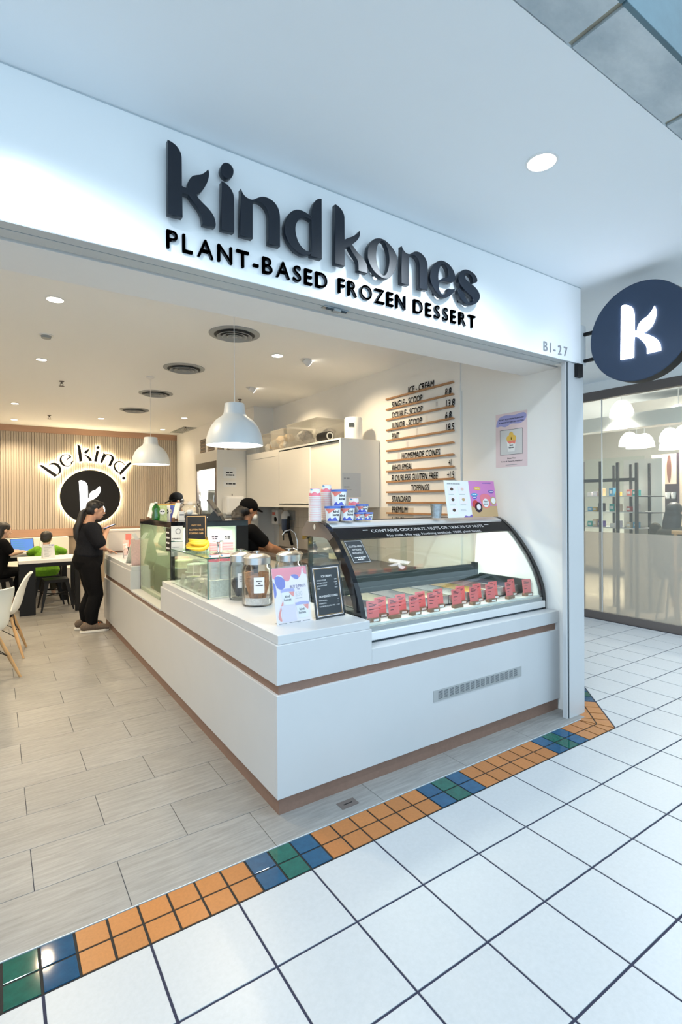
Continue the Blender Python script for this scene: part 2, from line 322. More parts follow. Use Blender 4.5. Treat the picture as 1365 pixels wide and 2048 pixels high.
GLYPHS = {
 'k': [[(.132,3.0022,1),(.1486,2.9992),(.166,2.9917),(.1791,2.9775),(.1864,2.961),(.1877,2.9438),(.1879,2.8374,1),(.1959,2.8356),(.2108,2.8355,1),(.2133,2.8578),(.22,2.8765),(.2322,2.8926),(.2474,2.9017),(.2658,2.9102),(.2814,2.9232),(.2908,2.934),(.297,2.9423,1),(.3007,2.933),(.3,2.9114),(.2936,2.8879),(.2841,2.8665),(.2716,2.8457),(.2592,2.8311),(.2469,2.8211,1),(.259,2.8069),(.2744,2.7952),(.296,2.7807),(.3132,2.7647),(.3241,2.7466),(.3288,2.7249),(.3271,2.7106,1),(.2738,2.7073,1),(.2709,2.7321),(.2663,2.7489),(.2557,2.7652),(.2406,2.7815),(.2255,2.7962),(.2151,2.8093,1),(.2017,2.8094),(.1892,2.8112,1),(.1898,2.7108,1),(.1316,2.7079,1)]],
 'i': [[(.3755,2.9985),(.3935,2.9981),(.4066,2.9855),(.4092,2.9692),(.4031,2.9484),(.3882,2.9348),(.3735,2.9335),(.359,2.9425),(.3517,2.9584),(.3544,2.9764),(.3625,2.9901)],[(.3556,2.9135,1),(.3733,2.9102),(.3929,2.8981),(.4059,2.8805),(.4108,2.8586),(.4108,2.7114,1),(.3536,2.7091,1)]],
 'n': [[(.4424,2.9115,1),(.4491,2.897),(.4608,2.885),(.4778,2.8793),(.4951,2.88),(.5125,2.8904),(.5283,2.9013),(.5477,2.9098),(.5691,2.9118),(.5907,2.9073),(.6088,2.8966),(.6215,2.8809),(.6287,2.8583),(.6304,2.8258),(.6296,2.7098,1),(.5732,2.7077,1),(.5739,2.8221),(.5705,2.8471),(.5617,2.8639),(.5475,2.8757),(.5317,2.8804),(.5159,2.8787),(.5037,2.8716),(.4973,2.86),(.4973,2.8471),(.4964,2.7093,1),(.4377,2.7088,1)]],
 'd': [[(.798,2.9304),(.8061,2.957),(.8204,2.9805),(.8366,2.9933),(.8521,2.9976,1),(.851,2.7101,1),(.7905,2.7101,1),(.7926,2.7193,1),(.7747,2.7095),(.751,2.7033),(.7239,2.7081),(.6972,2.7213),(.6746,2.742),(.6597,2.7679),(.6532,2.7926),(.6545,2.8229),(.664,2.8524),(.6792,2.877),(.6983,2.8946),(.7214,2.9061),(.7485,2.9083),(.776,2.9031),(.7965,2.8939,1)],[(.7956,2.8781,1),(.7719,2.883),(.7522,2.8795),(.7308,2.8656),(.7152,2.8407),(.7093,2.8154),(.7129,2.7861),(.7242,2.7589),(.7435,2.7387),(.7669,2.7279),(.7946,2.7301,1)]],
 'k2': [[(.9298,2.9966,1),(.9507,2.9911),(.9689,2.9785),(.9798,2.9621),(.9833,2.9418),(.9837,2.8399,1),(1.0012,2.8524),(1.0237,2.8648),(1.0464,2.8804),(1.0656,2.8982),(1.0764,2.9106,1),(1.077,2.8952),(1.0711,2.8749),(1.0576,2.8557),(1.0424,2.8407),(1.0272,2.8288,1),(1.0422,2.8144),(1.0649,2.7956),(1.0878,2.7829),(1.1071,2.766),(1.1186,2.747),(1.1224,2.7259),(1.1203,2.7066,1),(1.0643,2.7071,1),(1.0644,2.7273),(1.0626,2.7485),(1.0532,2.7647),(1.0344,2.783),(1.0176,2.8017),(1.0102,2.8135,1),(.9831,2.7986,1),(.9825,2.7086,1),(.9253,2.708,1)]],
 'o': [[(1.1912,2.9045),(1.2196,2.9082),(1.2482,2.9017),(1.2772,2.8869),(1.3001,2.867),(1.3127,2.8442),(1.3146,2.812),(1.3059,2.7772),(1.2867,2.7432),(1.2614,2.7162),(1.2345,2.7066),(1.2019,2.7102),(1.1659,2.727),(1.1403,2.7523),(1.1247,2.783),(1.1222,2.8106),(1.1271,2.8434),(1.143,2.8697),(1.163,2.891)],[(1.2093,2.8926),(1.2277,2.8977),(1.2419,2.8839),(1.2542,2.8613),(1.2614,2.8309),(1.262,2.7988),(1.2556,2.7648),(1.243,2.736),(1.2285,2.7229),(1.2102,2.7265),(1.1941,2.7466),(1.1822,2.7755),(1.1776,2.8093),(1.1819,2.8454),(1.1909,2.8732)]],
 'n2': [[(1.3485,2.9072,1),(1.3586,2.8924),(1.3763,2.8796),(1.3995,2.8779),(1.4177,2.8865),(1.4387,2.9007),(1.4624,2.907),(1.4864,2.9045),(1.5105,2.8928),(1.5266,2.8749),(1.5335,2.8485),(1.5325,2.7117,1),(1.4733,2.7113,1),(1.4741,2.8338),(1.47,2.8566),(1.4569,2.8731),(1.4411,2.8789),(1.4228,2.8773),(1.4098,2.8708),(1.4009,2.8587),(1.3997,2.8447),(1.3977,2.7092,1),(1.3446,2.7088,1)]],
 'e': [[(1.635,2.9032),(1.6692,2.9049),(1.7039,2.895),(1.733,2.873),(1.7487,2.8433),(1.7473,2.8221),(1.7325,2.8052),(1.709,2.7973),(1.6742,2.7968),(1.6455,2.7901),(1.6228,2.7787,1),(1.6181,2.7511),(1.6281,2.7288),(1.645,2.7161),(1.6593,2.7171),(1.6795,2.7339),(1.6942,2.7599,1),(1.7204,2.7616),(1.7487,2.7713,1),(1.7379,2.7488),(1.7143,2.727),(1.6851,2.7082),(1.6563,2.6988),(1.6279,2.7021),(1.5943,2.7213),(1.5668,2.7517),(1.5533,2.7849),(1.5563,2.8219),(1.5731,2.8563),(1.6011,2.8857)],[(1.6434,2.884),(1.6291,2.8641),(1.6187,2.837),(1.6146,2.8074),(1.6172,2.7836,1),(1.6342,2.7977),(1.6571,2.8113),(1.6859,2.821),(1.6947,2.8347),(1.692,2.8589),(1.6806,2.8768),(1.6634,2.887)]],
 's': [[(1.8412,2.9028),(1.8782,2.9019),(1.9125,2.8908),(1.9313,2.8715),(1.9312,2.852),(1.909,2.8404),(1.887,2.8297,1),(1.8965,2.8483),(1.8904,2.8683),(1.8688,2.8804),(1.8472,2.8816),(1.8318,2.8737),(1.8275,2.8599),(1.8377,2.8453),(1.8653,2.8325),(1.9026,2.8217),(1.934,2.8049),(1.9529,2.783),(1.9527,2.7569),(1.9334,2.7311),(1.9018,2.7116),(1.8644,2.7017),(1.8276,2.7048),(1.7944,2.7232),(1.7735,2.7482),(1.7677,2.768),(1.7798,2.7812,1),(1.8249,2.7595,1),(1.8339,2.7359),(1.8552,2.7191),(1.8769,2.7172),(1.8925,2.729),(1.8945,2.7424),(1.8834,2.755),(1.8464,2.7705),(1.8039,2.793),(1.78,2.8171),(1.7773,2.8459),(1.7894,2.8741),(1.8107,2.8919)]],
 'leafk': [[(-.0326,2.8571),(-.0377,2.8726),(-.0526,2.8738),(-.0723,2.8676),(-.1015,2.8454),(-.1158,2.8063),(-.1176,2.7713),(-.1172,2.6826,1),(-.1373,2.6751,1),(-.1441,2.7094),(-.1678,2.7368),(-.205,2.7548),(-.2326,2.7849),(-.2462,2.8074,1),(-.2533,2.7784),(-.2504,2.7316),(-.2322,2.6891),(-.2046,2.6632),(-.1721,2.6528,1),(-.2045,2.6342),(-.2499,2.598),(-.2766,2.5578),(-.2826,2.5117,1),(-.1994,2.5099,1),(-.1968,2.5541),(-.1765,2.5932),(-.1437,2.6311),(-.1295,2.6418),(-.117,2.6412,1),(-.1126,2.506,1),(-.0281,2.5077,1)]],
 'B_b': [[(.2076,2.2342,1),(.2294,2.2467),(.2614,2.2463),(.5075,2.0716,1),(.4612,2.0256,1)],[(.3476,2.2314,1),(.3843,2.2773),(.4301,2.2983),(.4891,2.2915),(.5417,2.2483),(.5678,2.1859),(.5608,2.1255),(.5341,2.0872),(.4943,2.0668,1),(.5117,2.1017),(.5251,2.1396),(.5149,2.1993),(.4756,2.2431),(.4298,2.2595),(.3841,2.252)]],
 'B_e': [[(.7303,2.4262),(.69,2.4579),(.6228,2.4594),(.5626,2.4235),(.5384,2.3579),(.5486,2.2981),(.5882,2.2498),(.6482,2.2306),(.7089,2.2432),(.7566,2.298),(.7705,2.3473,1),(.7296,2.3199),(.7226,2.274),(.6752,2.2466),(.6283,2.2632),(.5886,2.3146),(.5756,2.3669),(.5892,2.4202),(.6294,2.4415),(.6764,2.4436),(.7032,2.4251),(.6869,2.4016),(.6652,2.378),(.6421,2.3317,1),(.6759,2.3633),(.7233,2.3956)]],
 'B_k': [[(.838,2.6571,1),(.8749,2.6393),(.898,2.5869),(.9242,2.3424,1),(.8703,2.3281,1)],[(.9501,2.5049,1),(.9712,2.5444),(1.0132,2.5697),(1.0344,2.597,1),(1.0383,2.5555),(1.0128,2.5079),(.9778,2.4878)],[(.9084,2.4754,1),(.9639,2.4779,1),(.9526,2.462,1),(.9083,2.46,1)],[(.943,2.4677,1),(.9916,2.4606),(1.0474,2.4322),(1.0823,2.3871),(1.0891,2.3533,1),(1.0398,2.3422,1),(1.0261,2.3849),(.9914,2.4298)]],
 'B_i': [[(1.2243,2.6194),(1.2206,2.6043),(1.2105,2.593),(1.1969,2.5883),(1.1834,2.5916),(1.1736,2.6019),(1.1701,2.6165),(1.1738,2.6315),(1.1837,2.6429),(1.1973,2.6476),(1.2109,2.6443),(1.2207,2.634)],[(1.1639,2.5461,1),(1.1967,2.5555),(1.2138,2.5408,1),(1.174,2.3394,1),(1.1272,2.347,1)]],
 'B_n': [[(1.3014,2.534,1),(1.3258,2.499),(1.3693,2.501),(1.4203,2.4954),(1.4714,2.4582),(1.4858,2.4033),(1.4262,2.2619,1),(1.3752,2.2728,1),(1.4344,2.4092),(1.4274,2.4563),(1.3837,2.4749),(1.34,2.4572),(1.2669,2.3131,1),(1.2282,2.3305,1)]],
 'B_d': [[(1.7393,2.3299),(1.785,2.3508),(1.82,2.3408,1),(1.607,2.0922,1),(1.5655,2.1279,1)],[(1.6863,2.3072,1),(1.6266,2.361),(1.567,2.3715),(1.5076,2.3407),(1.4777,2.2762),(1.4919,2.1974),(1.5433,2.1432),(1.5804,2.133,1),(1.5584,2.1707),(1.5216,2.2141),(1.5072,2.2772),(1.5371,2.3259),(1.5817,2.3466),(1.6414,2.3296),(1.6742,2.2907,1)]],
 'B_dot': [[(1.6922,2.0348),(1.688,2.0187),(1.6769,2.0068),(1.6619,2.0022),(1.6469,2.0062),(1.636,2.0177),(1.6321,2.0337),(1.6362,2.0497),(1.6472,2.0617),(1.6623,2.0663),(1.6773,2.0623),(1.6882,2.0508)]],
 'B_leafk': [[(.8612,1.9649,1),(.9053,1.9733),(.9606,1.9512),(.9993,1.8978),(1.0101,1.8284),(1.0117,1.6277,1),(1.0355,1.6353,1),(1.0429,1.7049),(1.0855,1.7671),(1.1565,1.7986),(1.2139,1.8615),(1.2352,1.8304),(1.2305,1.7678),(1.1914,1.6896),(1.1342,1.6351),(1.0846,1.6089,1),(1.1694,1.5883),(1.2549,1.5331),(1.3049,1.4542),(1.3116,1.3756,1),(1.2251,1.3536,1),(1.2112,1.4241),(1.1689,1.5026),(1.1125,1.5575),(1.0563,1.5888),(1.0113,1.5736,1),(1.0059,1.3806,1),(.8878,1.3672,1)]],
}
# ================================================================== THE SETTING
ZC, ZM, ZS = 2.96, 3.09, 2.54          # shop ceiling, mall ceiling, soffit of the shopfront lintel
YB = 9.1                                # back wall
XR = 3.04                               # inner face of the right-hand wall
def clip(poly, a, b, c):                # keep a*x + b*y >= c
    out = []
    for i in range(len(poly)):
        p, q = poly[i], poly[(i+1) % len(poly)]; dp = a*p[0]+b*p[1]-c; dq = a*q[0]+b*q[1]-c
        if dp >= 0: out.append(p)
        if dp*dq < 0: t = dp/(dp-dq); out.append((p[0]+(q[0]-p[0])*t, p[1]+(q[1]-p[1])*t))
    return out
# --- mall floor: grout bed, white tiles one by one, the coloured mosaic border one by one
floor = struct('floor', MB().box((-9, -12, -.12), (14, 12, -.0035)), 'grout')
TP = .33
def tile_mesh(poly, g=.0045, z=0., name='white_tile', ch=.0013):
    cx = sum(p[0] for p in poly)/len(poly); cy = sum(p[1] for p in poly)/len(poly)
    def ins(d):
        r = []
        n = len(poly)
        for i in range(n):
            p0, p1, p2 = Vector(poly[i-1]), Vector(poly[i]), Vector(poly[(i+1) % n]); e1 = (p1-p0).normalized(); e2 = (p2-p1).normalized()
            n1 = Vector((-e1.y, e1.x)); n2 = Vector((-e2.y, e2.x)); bis = n1+n2; k = max(.3, bis.dot(n1)); r.append(tuple(p1+bis*(d/k)))
        return r
    A, B_ = ins(g), ins(g+ch); n = len(poly)
    v = [(x, y, -.011) for x, y in A]+[(x, y, z-ch*.6) for x, y in A]+[(x, y, z) for x, y in B_]
    f = [tuple(range(2*n, 3*n))]
    for i in range(n):
        j = (i+1) % n; f += [(i, j, n+j, n+i), (n+i, n+j, 2*n+j, 2*n+i)]
    return MB().add(v, f)
tile0 = tile_mesh([(0, 0), (TP, 0), (TP, TP), (0, TP)]).mesh('white_tile'); tile0.materials.append(M['tile'])
for i in range(-4, 19):
    for j in range(-6, 12):
        x, y = i*TP, j*TP
        if y < -.01 and x < 6.0:
            put('white_tile', tile0, None, floor).location = (x, y, 0)
        elif y > -.01:
            P = clip([(x, y), (x+TP, y), (x+TP, y+TP), (x, y+TP)], 1, -1, 3.062)
            P = clip(P, -1, 0, -6.05) if P else P
            if len(P) > 2 and abs(sum(P[k][0]*P[(k+1) % len(P)][1]-P[(k+1) % len(P)][0]*P[k][1] for k in range(len(P)))) > 4e-3:
                if len(P) == 4 and abs(P[1][0]-P[0][0]-TP) < 1e-6 and abs(P[2][1]-P[1][1]-TP) < 1e-6: put('white_tile', tile0, None, floor).location = (x, y, 0)
                else: part('white_tile', tile_mesh(P), 'tile', floor)
rest = MB()
for i in range(-9, 40):
    for j in range(-30, -6):
        if i < 30: rest.box((i*TP+.004, j*TP+.004, -.011), ((i+1)*TP-.004, (j+1)*TP-.004, 0))
rest.box((-9, -12, -.011), (-9*TP, 0, 0)).box((30*TP, -12, -.011), (14, 12, 0)).box((-9*TP, -12, -.011), (30*TP, -30*TP, 0))
ro = part('white_tile_field', rest, 'tile', floor); ro['kind'] = 'stuff'
PAT = ['orange']*4+['blue', 'green', 'blue']+['orange']*2     # nine tiles per repeat, tile 0 starts at X = 0
p0 = .11; V = .105; T22 = math.tan(PI/8)
part('mosaic_bed', MB().prism([(-1.2, 0), (3.06, 0), (3.06+1.5, 1.5), (3.06+1.5-.15, 1.65), (3.06-.414*.21, .21), (-1.2, .21)], -.0034, -.0025), 'groutb', floor)
def mosaic(poly, col): part('mosaic_tile', tile_mesh(poly, g=.0045, z=.0005, ch=.0007), col, floor)
for i in range(-11, 28):
    for r in (0, 1):
        x0, x1 = i*p0, (i+1)*p0; y0, y1 = r*V, (r+1)*V
        q = [(x0, y0), (x1, y0), (x1, y1), (x0, y1)]
        if i == 27: q = [(x0, y0), (3.06-T22*y0, y0), (3.06-T22*y1, y1), (x0, y1)]
        mosaic(q, PAT[i % 9])
dU, nV = Vector((.7071, .7071)), Vector((-.7071, .7071))
PAT2 = ['orange']*4+['blue', 'green', 'blue']+['orange']*4
for i in range(11):
    for r in (0, 1):
        u0, u1 = .02+i*p0, .02+(i+1)*p0; v0, v1 = r*V, (r+1)*V
        c = [(u0 if i else T22*v0, v0), (u1, v0), (u1, v1), (u0 if i else T22*v1, v1)]
        mosaic([tuple(Vector((3.06, 0))+dU*a+nV*b) for a, b in c], PAT2[i])
# --- shop floor: wood-look planks, half-bond
fshop = struct('floor', MB().box((-3.4, .21, -.10), (3.06, YB+.1, -.006)), 'planks_g')
struct('trim_1', MB().box((-1.2, .2095, -.012), (3.0, .2135, .0015)), 'rail')
PL, PW = .619, .3035
for j in range(30):
    y0 = .214+j*PW; off = -.017+(0 if j % 2 == 0 else -PL/2)
    for i in range(-5, 5):
        x0 = off+i*PL; x1 = x0+PL
        y1 = min(y0+PW, YB)
        if x1 < -2.6 or x0 > 3.0: continue
        if j == 0: x1 = min(x1, 3.06)
        elif x0 > .75: continue
        if j > 12 and x0 < -2.2: continue
        part('floor_plank', tile_mesh([(x0, y0), (x1, y0), (x1, y1), (x0, y1)], g=.0012, z=.001, ch=.0012), 'plank', fshop)
part('floor_plank_staff', MB().box((.74, .52, -.006), (3.03, YB, 0.)), 'plank', fshop)
# --- walls, lintel, ceilings
fas = struct('wall_front', MB().box((-3.4, .25, ZS+.001), (3.083, .378, ZM)), 'fascia')
part('lintel', MB().box((-3.4, .410, ZS), (XR+.1, .70, ZM)), 'wall', fas)
part('shutter_slot', MB().box((-3.4, .378, ZS+.03), (3.0, .410, ZM)), 'groove', fas)
part('track_seam', MB().box((-3.4, .308, ZS-.0008), (2.93, .312, ZS+.002)), 'groove', fas)
part('aluminium_track', MB().box((-3.4, .252, ZS-.001), (3.07, .308, ZS+.002)), 'rail', fas)
part('aluminium_track', MB().box((-3.4, .312, ZS-.002), (2.935, .378, ZS+.002)), 'rail', fas)
part('shadow_gap', MB().box((-3.4, .2488, ZM-.006), (3.083, .2505, ZM-.001)), 'rail', fas)
struct('wall_right', MB().box((XR, .296, -.02), (3.13, YB, ZM)), 'wall')
pil = struct('trim_2', MB().box((2.946, .262, 0), (3.13, .2955, ZS)), 'white')
part('guide_lip', MB().box((2.920, .268, 0), (2.932, .30, ZS)), 'white', pil)
part('guide_slot', MB().box((2.932, .2672, 0), (2.946, .29, ZS)), 'slot', pil)
part('shutter_bracket', MB().box((3.02, .235, 2.44), (3.085, .262, 2.535)), 'black', pil)
struct('wall_left', MB().box((-3.4, .3, -.02), (-3.3, YB, ZM)), 'wall')
struct('ceiling', MB().box((-3.4, .70, ZC), (3.1, YB+.1, ZC+.14)), 'ceil')
struct('ceiling', MB().box((-9, -.87, ZM), (12, 4.2, ZM+.16)), 'mallceil')
mar = struct('trim_3', MB().box((-9, -1.045, ZM+.012), (12, -.87, ZM+.5)), 'marbled')
for k in range(-9, 14):
    x0 = 1.173+k*.667
    part('marble_soffit_panel', MB().box((x0+.014, -1.05, ZM-.002), (x0+.653, -.874, ZM+.012)), 'marble', mar, bev=.002)
    part('marble_face_panel', MB().box((x0+.004, -1.064, ZM-.002), (x0+.663, -1.046, ZM+.9)), 'tealface', mar, bev=.002)  # vertical face coloured a darker teal than the soffit panels
# back wall with slats, one by one
wb = struct('wall_back', MB().box((-3.4, YB+.012, -.02), (3.13, YB+.12, ZM)), 'slatgap')
sl = MB().box((0, 0, 0), (.0335, .03, 1.775)).mesh('slat'); sl.materials.append(M['slat'])
for k in range(118):
    put('slat', sl, None, wb).location = (-1.62+k*.04, YB-.018, 1.07)
struct('trim_4', MB().box((-3.3, YB-.03, 2.845), (XR, YB+.012, ZC)), 'copperw')
struct('trim_5', MB().box((-3.3, YB-.045, .93), (XR, YB+.012, 1.07)), 'copperw')
part('plaster_left', MB().box((-3.3, YB-.02, 1.07), (-1.62, YB+.012, 2.845)), 'slat', wb)
# right-hand wall: boxed column deep in the shop, with louvred openings above the fridge
jog = struct('wall_right', MB().box((2.72, 5.15, 0), (XR, YB-.05, ZC)), 'wall')
for y0, y1, za, zb in ((7.26, 7.52, 2.45, 2.70), (6.80, 7.11, 2.40, 2.62), (6.36, 6.64, 2.40, 2.56), (5.92, 6.20, 2.40, 2.56)):
    lv = part('louvre', MB().box((2.712, y0, za), (2.722, y1, zb)), 'bronze', jog)
    fr = MB()
    for k in range(4): fr.box((2.70, y0, za+(zb-za)*(k+.3)/4), (2.713, y1, za+(zb-za)*(k+.55)/4))
    part('louvre_blade', fr, 'slatgap', lv, world=True)
struct('trim_8', MB().box((XR-.001, 1.355, 0), (XR+.001, 1.36, ZS)), 'rail')
# banquette along the back wall
bq = thing('banquette', 'long white built-in bench under the slatted back wall', 'bench', (-.3, 8.6, 0))
part('seat_base', MB().box((-3.2, 8.0, .09), (.66, 8.8, .45)), 'cream', bq, world=True, bev=.006)
part('plinth', MB().box((-3.2, 8.03, 0), (.66, 8.8, .09)), 'cream', bq, world=True)
part('backrest', MB().box((-3.2, 8.78, .45), (.66, 9.04, .925)), 'cream', bq, world=True, bev=.006)

# ================================================================== MALL CEILING / SHOP CEILING FITTINGS
def downlight(x, y, z, r, label, face, power, color, group, spread=2.3):
    t = thing('downlight', label, 'light', (x, y, z), group=group)
    part('trim_ring', MB().lathe([(r, .0), (r*1.13, 0), (r*1.13, -.004), (r, -.006)], 28, close=True), 'plastic', t, sm=True)
    part('light_face', MB().lathe([(1e-6, -.001), (r, -.001), (r, -.003), (1e-6, -.003)], 28), face, t)
    lamp('downlight_lamp', 'SPOT', (x, y, z-.02), power, color, r, spot=spread, parent=t)
downlight(1.618, -.455, ZM, .062, 'round white downlight in the mall ceiling above the tagline', 'ledcool', 62, COOL, None, 2.85)
downlight(-.35, -.455, ZM, .062, 'downlight in the mall ceiling left of the frame', 'ledcool', 95, COOL, 'mall downlights out of frame', 2.5)
downlight(3.6, -.455, ZM, .062, 'downlight in the mall ceiling right of the frame', 'ledcool', 20, COOL, 'mall downlights out of frame', 2.3)
for x, y in ((5.0, -.45), (5.45, .3)): downlight(x, y, ZM, .062, 'added unseen downlight brightening the corridor right of the frame', 'ledcool', 95, COOL, 'mall downlights out of frame', 2.7)  # unseen lamps, added to brighten the frosted glass and corridor floor
for x, y, lb in ((-.10, 2.16, 'round ceiling downlight nearest the fascia at left'), (-.07, 3.93, 'second downlight from the fascia in the left row'), (-.22, 6.71, 'small far downlight at the left edge, second from the back wall'), (-.19, 8.39, 'small far downlight at the left edge beside the back wall'),
                 (1.02, 7.51, 'small downlight above the be kind lettering'), (1.81, 2.57, 'round downlight right of the large pendant cord'), (2.18, 6.74, 'small far downlight left of the large pendant shade'), (2.24, 8.34, 'small downlight beside the grey return grille')):
    downlight(x, y, ZC, .052 if y < 3 else .045, lb, 'ledwarm', (9 if y > 6 else 62) if x > 1.5 else 80, WARM, 'shop downlights', 2.5)
for x, y in ((-1.9, 2.2), (-1.9, 4.3), (-1.9, 6.7)):  # extra unseen lamps, added to light the shop from the left
    downlight(x, y, ZC, .05, 'unseen shop downlight added for light beyond the left edge of the frame', 'ledwarm', 82, WARM, 'added shop fill lights out of frame', 2.5)
for x, y, lb in ((2.11, 2.55, 'tilted adjustable spotlight nearest the menu wall'), (2.17, 4.01, 'tilted adjustable spotlight above the large pendant shade')):
    t = thing('adjustable_spotlight', lb, 'light', (x, y, ZC), group='adjustable spotlights')
    part('recess_ring', MB().lathe([(.045, 0), (.06, 0), (.06, -.006), (.045, -.006)], 24, close=True), 'plastic', t, sm=True)
    h = part('spot_head', MB().tube([(-.02, 0, .0), (.045, 0, -.035)], [.034, .038], 20), 'plastic', t, sm=True)
    part('light_face', MB().tube([(.0455, 0, -.0353), (.047, 0, -.0361)], .034, 20), 'ledwarm', h)
    lamp('spot_lamp', 'SPOT', (x+.07, y, ZC-.06), 30, WARM, .03, rot=(0, -.5, 0), spot=1.9, parent=t)
def diffuser(x, y, r, lb):
    t = thing('air_diffuser', lb, 'air vent', (x, y, ZC), group='round ceiling air diffusers')
    part('outer_ring', MB().lathe([(r, 0), (r, -.006), (r*.80, -.012), (r*.80, -.004), (r*.83, 0)], 40), 'grille', t, sm=True)
    part('throat', MB().lathe([(1e-6, -.001), (r*.80, -.001), (r*.82, -.0025), (1e-6, -.0025)], 40), 'throat', t)
    for q in (.70, .50, .30):
        part('cone', MB().lathe([(r*q, -.028), (r*(q-.13), -.006), (r*(q-.15), -.006), (r*(q-.03), -.030)], 36, close=True), 'grille', t, sm=True)
    part('centre_cap', MB().lathe([(1e-6, -.030), (r*.12, -.028), (r*.13, -.010), (1e-6, -.004)], 24), 'grille', t, sm=True)
for x, y, lb in ((1.22, 2.19, 'largest, nearest round air diffuser behind the pendant cord'), (1.20, 3.52, 'second round air diffuser from the shopfront'), (1.275, 4.97, 'third round air diffuser from the shopfront'), (1.31, 6.38, 'farthest and smallest round air diffuser')): diffuser(x, y, .21, lb)
for x, y, lb in ((.19, 4.86, 'ceiling sprinkler between the two left downlight rows'), (.27, 7.62, 'ceiling sprinkler high above the seated child'), (2.51, 7.77, 'ceiling sprinkler beside the return grille'), (2.34, 4.76, 'ceiling sprinkler just above the large pendant shade')):
    t = thing('fire_sprinkler', lb, 'sprinkler', (x, y, ZC), group='ceiling sprinklers')
    part('escutcheon', MB().lathe([(.028, 0), (.026, -.006), (.010, -.010), (.010, -.03), (1e-6, -.03)], 16), 'bronze', t, sm=True)
    part('frame_arm', MB().tube([(-.012, 0, -.028), (-.016, 0, -.045), (0, 0, -.058)], .003, 6).tube([(.012, 0, -.028), (.016, 0, -.045), (0, 0, -.058)], .003, 6), 'bronze', t)
    part('deflector', MB().lathe([(1e-6, -.057), (.030, -.057), (.030, -.060), (1e-6, -.062)], 16), 'bronze', t)
t = thing('smoke_detector', 'flat round smoke detector on the ceiling between two downlights', 'detector', (-.09, 3.07, ZC))
part('base', MB().lathe([(.055, 0), (.055, -.008), (1e-6, -.008)], 24), 'plastic', t, sm=True); part('chamber', MB().lathe([(.04, -.008), (.034, -.028), (1e-6, -.03)], 24), 'grille', t, sm=True)
t = thing('return_grille', 'grey rectangular return air grille in the far ceiling', 'air vent', (2.75, 8.2, ZC))
part('frame', MB().box((-.28, -.45, -.008), (.28, -.42, 0)).box((-.28, .42, -.008), (.28, .45, 0)).box((-.28, -.42, -.008), (-.25, .42, 0)).box((.25, -.42, -.008), (.28, .42, 0)), 'grille', t)
for k in range(14): part('blade', MB().obox((-.23+k*.035, 0, -.004), (.012, 0, .004), (0, .42, 0), (-.001, 0, .003)), 'grille', t)
# pendants
def pendant(x, y, zb, zceil, lb, R=.205):
    t = thing('pendant_lamp', lb, 'pendant lamp', (x, y, zceil), group='white dome pendants'); h = zb-zceil; k = R/.205
    prof = [(R, h), (R*.985, h+.035*k), (R*.93, h+.085*k), (R*.82, h+.135*k), (R*.66, h+.178*k), (R*.45, h+.210*k), (.083*k, h+.222*k), (.078*k, h+.235*k), (.070*k, h+.300*k), (.066*k, h+.303*k), (1e-6, h+.303*k)]
    inner = [(1e-6, h+.21*k), (R*.42, h+.20*k), (R*.64, h+.17*k), (R*.80, h+.128*k), (R*.91, h+.08*k), (R*.965, h+.034*k), (R*.982, h+.001)]
    part('shade', MB().lathe(inner+[(R*.99, h-.002)]+prof, 48), 'pendant', t, sm=True, ang=35)
    part('diffuser', MB().lathe([(1e-6, h+.012), (R*.955, h+.012), (R*.955, h+.016), (1e-6, h+.016)], 40), 'pendin', t)
    part('cord', MB().tube([(0, 0, h+.30*k), (0, 0, 0)], .0028, 8), 'plastic', t)
    part('ceiling_rose', MB().lathe([(1e-6, 0), (.045, 0), (.045, -.012), (.012, -.03), (1e-6, -.03)], 20), 'plastic', t, sm=True)
    lamp('pendant_bulb', 'SPOT', (x, y, zb-.01), 24, WARM, .12, spot=2.5, parent=t)
pendant(1.0, 1.658, 1.968, ZC, 'large near white dome pendant hanging above the topping bar')
pendant(1.0, 4.11, 1.98, ZC, 'smaller far white dome pendant right of the be kind lettering')
# ================================================================== SIGNS
sg = thing('storefront_sign', 'raised black storefront lettering reading kind kones across the white fascia', 'sign', (1.05, .25, 2.85))
for key in ('k', 'i', 'n', 'd', 'k2', 'o', 'n2', 'e', 's'):
    me = shape_mesh(GLYPHS[key], .026, .0015)     # outline in (X, Z) of the letter's front face
    me.transform(Matrix(((1, 0, 0, 0), (0, 0, -1, .229), (0, 1, 0, 0), (0, 0, 0, 1)))); me.transform(Matrix.Translation(-sg.location))
    put('letter', me, 'navy', sg)
    st = MB()
    P = GLYPHS[key][-1 if key == 'i' else 0]
    zs = [p[1] for p in P]; zl = min(zs); px_ = [p[0] for p in P if p[1] < zl+.03]; xx = min(px_)+.02
    part('stand_off', MB().box((xx, .228, zl+.02), (xx+.012, .25, zl+.032)), 'navy', sg, world=True)
tg = thing('tagline_sign', 'raised small capitals reading plant-based frozen dessert under the storefront name', 'sign', (1.05, .25, 2.62))
